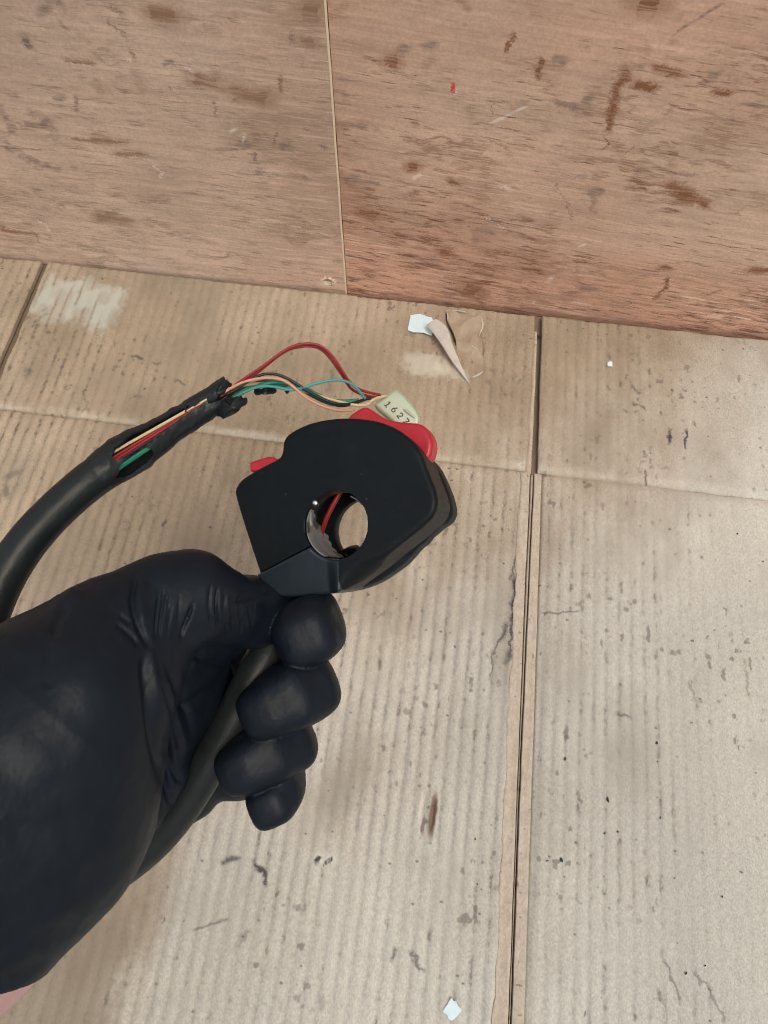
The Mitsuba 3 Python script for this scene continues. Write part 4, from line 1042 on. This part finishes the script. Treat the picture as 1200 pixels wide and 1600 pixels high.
def hand_fn(P, grow=0.0):
    P = np.asarray(P)
    arm = chains(P, ARM, 0.011, grow)
    th = chains(P, THUMB, 0.006, grow)
    web = chains(P, WEB, 0.006, grow)
    palm = chains(P, PALM, 0.008, grow)
    f = smin(arm, th, 0.009)
    f = smin(f, web, 0.005)
    f = smin(f, palm, 0.0028)
    for c in (INDEX, MIDDLE, RING, LITTLE):
        f = smin(f, chains(P, c, 0.0050, grow * 1.0 - 0.0002, 3.0), 0.0004)
    return f


ca, cb = at(88, 1510, .204), at(0, 1557, .196)
cdir = at(-180, 1380, .16) - at(60, 1300, .206)
cn = np.cross(cb - ca, at(44, 1533, .200) - EYE); cn /= np.linalg.norm(cn)
if cn @ cdir < 0 and (at(-200, 1700, .18) - ca) @ cn < 0:
    cn = -cn
if (at(-100, 1690, .2) - ca) @ cn < 0:
    cn = -cn


def cuff(P):
    w = 0.0010 * np.sin((P @ (cb - ca)) / np.linalg.norm(cb - ca) * 260)
    return (P - ca) @ cn + w


glove_fn = lambda P: np.maximum(hand_fn(P), cuff(P))
skin_fn = lambda P: np.maximum(smin(chains(np.asarray(P), ARM, 0.011, -0.0009), forearm(np.asarray(P), -0.0009), 0.012), -cuff(P) - 0.012)
every = [at(*q[:3]) for c in ARM + THUMB + WEB + PALM + INDEX + MIDDLE + RING + LITTLE for q in c]
near = [at(*q[:3]) for c in ARM[2:] + THUMB + WEB + PALM + INDEX + MIDDLE + RING + LITTLE for q in c] + [at(-150, 1560, .19)]
glo, ghi = np.array(near).min(0) - 0.034, np.array(near).max(0) + 0.034
glo[:2] = np.minimum(glo[:2], at(-330, 1560, .18)[:2] - 0.01)
gm = nets(glove_fn, glo, ghi, 0.0015)
gm = trimesh.Trimesh(*trimesh.remesh.subdivide(gm.vertices, gm.faces)[:2], process=False)
gm = project(glove_fn, gm, 0.0005)
gm = trimesh.Trimesh(*trimesh.remesh.subdivide(gm.vertices, gm.faces)[:2], process=False)

# folds of the stretched glove: (photo polyline, half width m, depth m; negative = raised)
FOLDS = [([(217, 893), (208, 920), (209, 955), (222, 990), (232, 1010)], .0009, .0011), ([(226, 905), (220, 940), (226, 975)], .0016, -.0005),
         ([(249, 927), (245, 960), (243, 1003)], .00045, .0007), ([(257, 918), (252, 960), (248, 1000)], .00045, .0007), ([(268, 945), (263, 985)], .0004, .0003),
         ([(301, 943), (294, 966), (289, 980), (283, 1001)], .0005, .0010), ([(330, 912), (327, 945), (331, 978)], .0005, .0005), ([(341, 915), (338, 950), (343, 985)], .0005, .0006), ([(352, 918), (351, 955), (356, 990)], .0005, .0006), ([(363, 925), (362, 955), (368, 992)], .0005, .0006), ([(375, 930), (376, 975)], .0005, .0005), ([(390, 950), (398, 990)], .0005, .0005),
         ([(80, 1000), (74, 1040), (77, 1080)], .0016, .0005), ([(84, 1000), (90, 970), (110, 945)], .0012, .0008), ([(178, 975), (200, 990), (216, 1010)], .0008, .0006), ([(185, 960), (205, 975)], .0008, .0005),
         ([(88, 930), (110, 926), (140, 916)], .0010, .0006), ([(92, 922), (112, 922)], .0030, -.0022),
         ([(228, 1010), (226, 1060), (236, 1120), (246, 1180), (262, 1236), (272, 1270)], .0014, .0016), ([(240, 1010), (244, 1070), (262, 1130), (272, 1200)], .0012, -.0009), ([(262, 1015), (270, 1060), (290, 1110), (302, 1180)], .0016, .0008),
         ([(258, 1050), (275, 1120), (290, 1160)], .0014, -.0008), ([(275, 1110), (310, 1090), (345, 1065)], .0016, .0010), ([(300, 1020), (330, 1035), (360, 1040)], .0014, .0008),
         ([(283, 1225), (268, 1200), (258, 1160)], .0012, .0008),
                  ([(460, 940), (470, 936)], .001, .0005), ([(356, 940), (400, 930), (420, 920)], .001, .0006),
         ([(30, 1300), (90, 1290), (150, 1260)], .0035, .0006), ([(10, 1200), (40, 1230), (90, 1240)], .004, .0005), ([(20, 1430), (80, 1400), (150, 1370)], .004, .0006), ([(0, 1490), (60, 1470), (110, 1450)], .003, .0007), ([(0, 1530), (40, 1515), (80, 1495)], .0022, .0006)]
nv = gm.vertex_normals
cam_ = (gm.vertices - EYE) @ R.T
uvp = cam_[:, :2] / cam_[:, 2:] * FPX + [600, 800]
facing = np.clip(((EYE - gm.vertices) * nv).sum(1) / np.linalg.norm(EYE - gm.vertices, axis=1) * 2.5, 0, 1)
disp = np.zeros(len(uvp))
for pl, w, dep in FOLDS:
    pl = np.array([spline(np.array(pl, float), 24)])[0] if len(pl) > 2 else np.linspace(pl[0], pl[1], 12)
    best, tt = np.full(len(uvp), 1e9), np.zeros(len(uvp))
    lo_, hi_ = pl.min(0) - 20 - w * 16000, pl.max(0) + 20 + w * 16000
    sel = np.where(((uvp > lo_) & (uvp < hi_)).all(1) & (cam_[:, 2] < .285))[0]
    q = uvp[sel]
    bb, bt = np.full(len(sel), 1e9), np.zeros(len(sel))
    for i, (a, b_) in enumerate(zip(pl, pl[1:])):
        d = b_ - a
        t = np.clip((q - a) @ d / (d @ d), 0, 1)
        v = np.linalg.norm(q - a - t[:, None] * d, axis=1)
        m = v < bb
        bb[m] = v[m]; bt[m] = (i + t[m]) / (len(pl) - 1)
    mm = bb * cam_[sel, 2] / FPX
    disp[sel] -= dep * np.exp(-(mm / w) ** 2) * (np.clip(np.sin(np.pi * np.clip(bt, 0.02, 0.98)) * 2.2, 0, 1) if w < 0.003 else 1)
xw, yw = uvp[:, 0], uvp[:, 1]
m_ = np.exp(-(((xw - 362) / 46) ** 2 + ((yw - 962) / 36) ** 2) ** 2) + 0.45 * np.exp(-(((xw - 262) / 30) ** 2 + ((yw - 958) / 42) ** 2) ** 2)
xs = xw + 0.0016 * (yw - 950) ** 2 * np.sign(340 - xw) * 0.5 + 0.05 * (yw - 950)
n1 = meshkit.fbm(np.stack([xs / 15, yw / 95, 0 * xw], 1), 2, 21)
disp += m_ * (-0.0006 * np.clip(1 - np.abs(n1 - 0.5) / 0.10, 0, 1) ** 1.3 + 0.0005 * (n1 - 0.5))
m2 = np.exp(-(((xw - 300) / 70) ** 2 + ((yw - 1110) / 100) ** 2) ** 2)
n2 = meshkit.fbm(np.stack([(xw + 0.25 * yw) / 70, (yw - 0.3 * xw) / 200, 0 * xw], 1), 3, 33)
disp += m2 * -0.0006 * np.clip(1 - np.abs(n2 - 0.5) / 0.09, 0, 1) ** 1.5
pad = np.sqrt(((xw - 147) / 74) ** 2 + ((yw - 1050) / 78) ** 2) + 0.05 * (meshkit.fbm(np.stack([xw / 40, yw / 40, 0 * xw], 1), 2, 5) - 0.5)
disp += 0.0024 * np.exp(-1.5 * np.maximum(pad, 0) ** 2.6)                 # the ball of the thumb under the film
big_ = meshkit.fbm(gm.vertices * 70, 3, 2) - 0.5
lit_ = meshkit.fbm(gm.vertices * np.array([220, 160, 160]), 3, 8) - 0.5
dv = gm.vertices + nv * (disp * facing + 0.0008 * big_ + 0.0004 * lit_)[:, None]
put('person__glove', trimesh.Trimesh(dv, gm.faces, process=False), 'nitrile', smooth=True, label='black nitrile glove with stretched folds at the thumb')
slo, shi = np.array(every).min(0) - 0.05, np.array(every).max(0) + 0.04
slo = np.minimum(slo, [-0.26, -0.70, 0.22])
sm = nets(skin_fn, slo, np.maximum(np.minimum(shi, at(140, 1400, .22) + 0.05), [-0.14, -0.5, 0.36]), 0.003)
put('person__arm', project(skin_fn, sm, 0.001), 'skin', smooth=True, label='strip of bare wrist below the glove cuff')
note('person', 'left hand in a black glove, pinching the switch housing and a loop of cable', 'person')
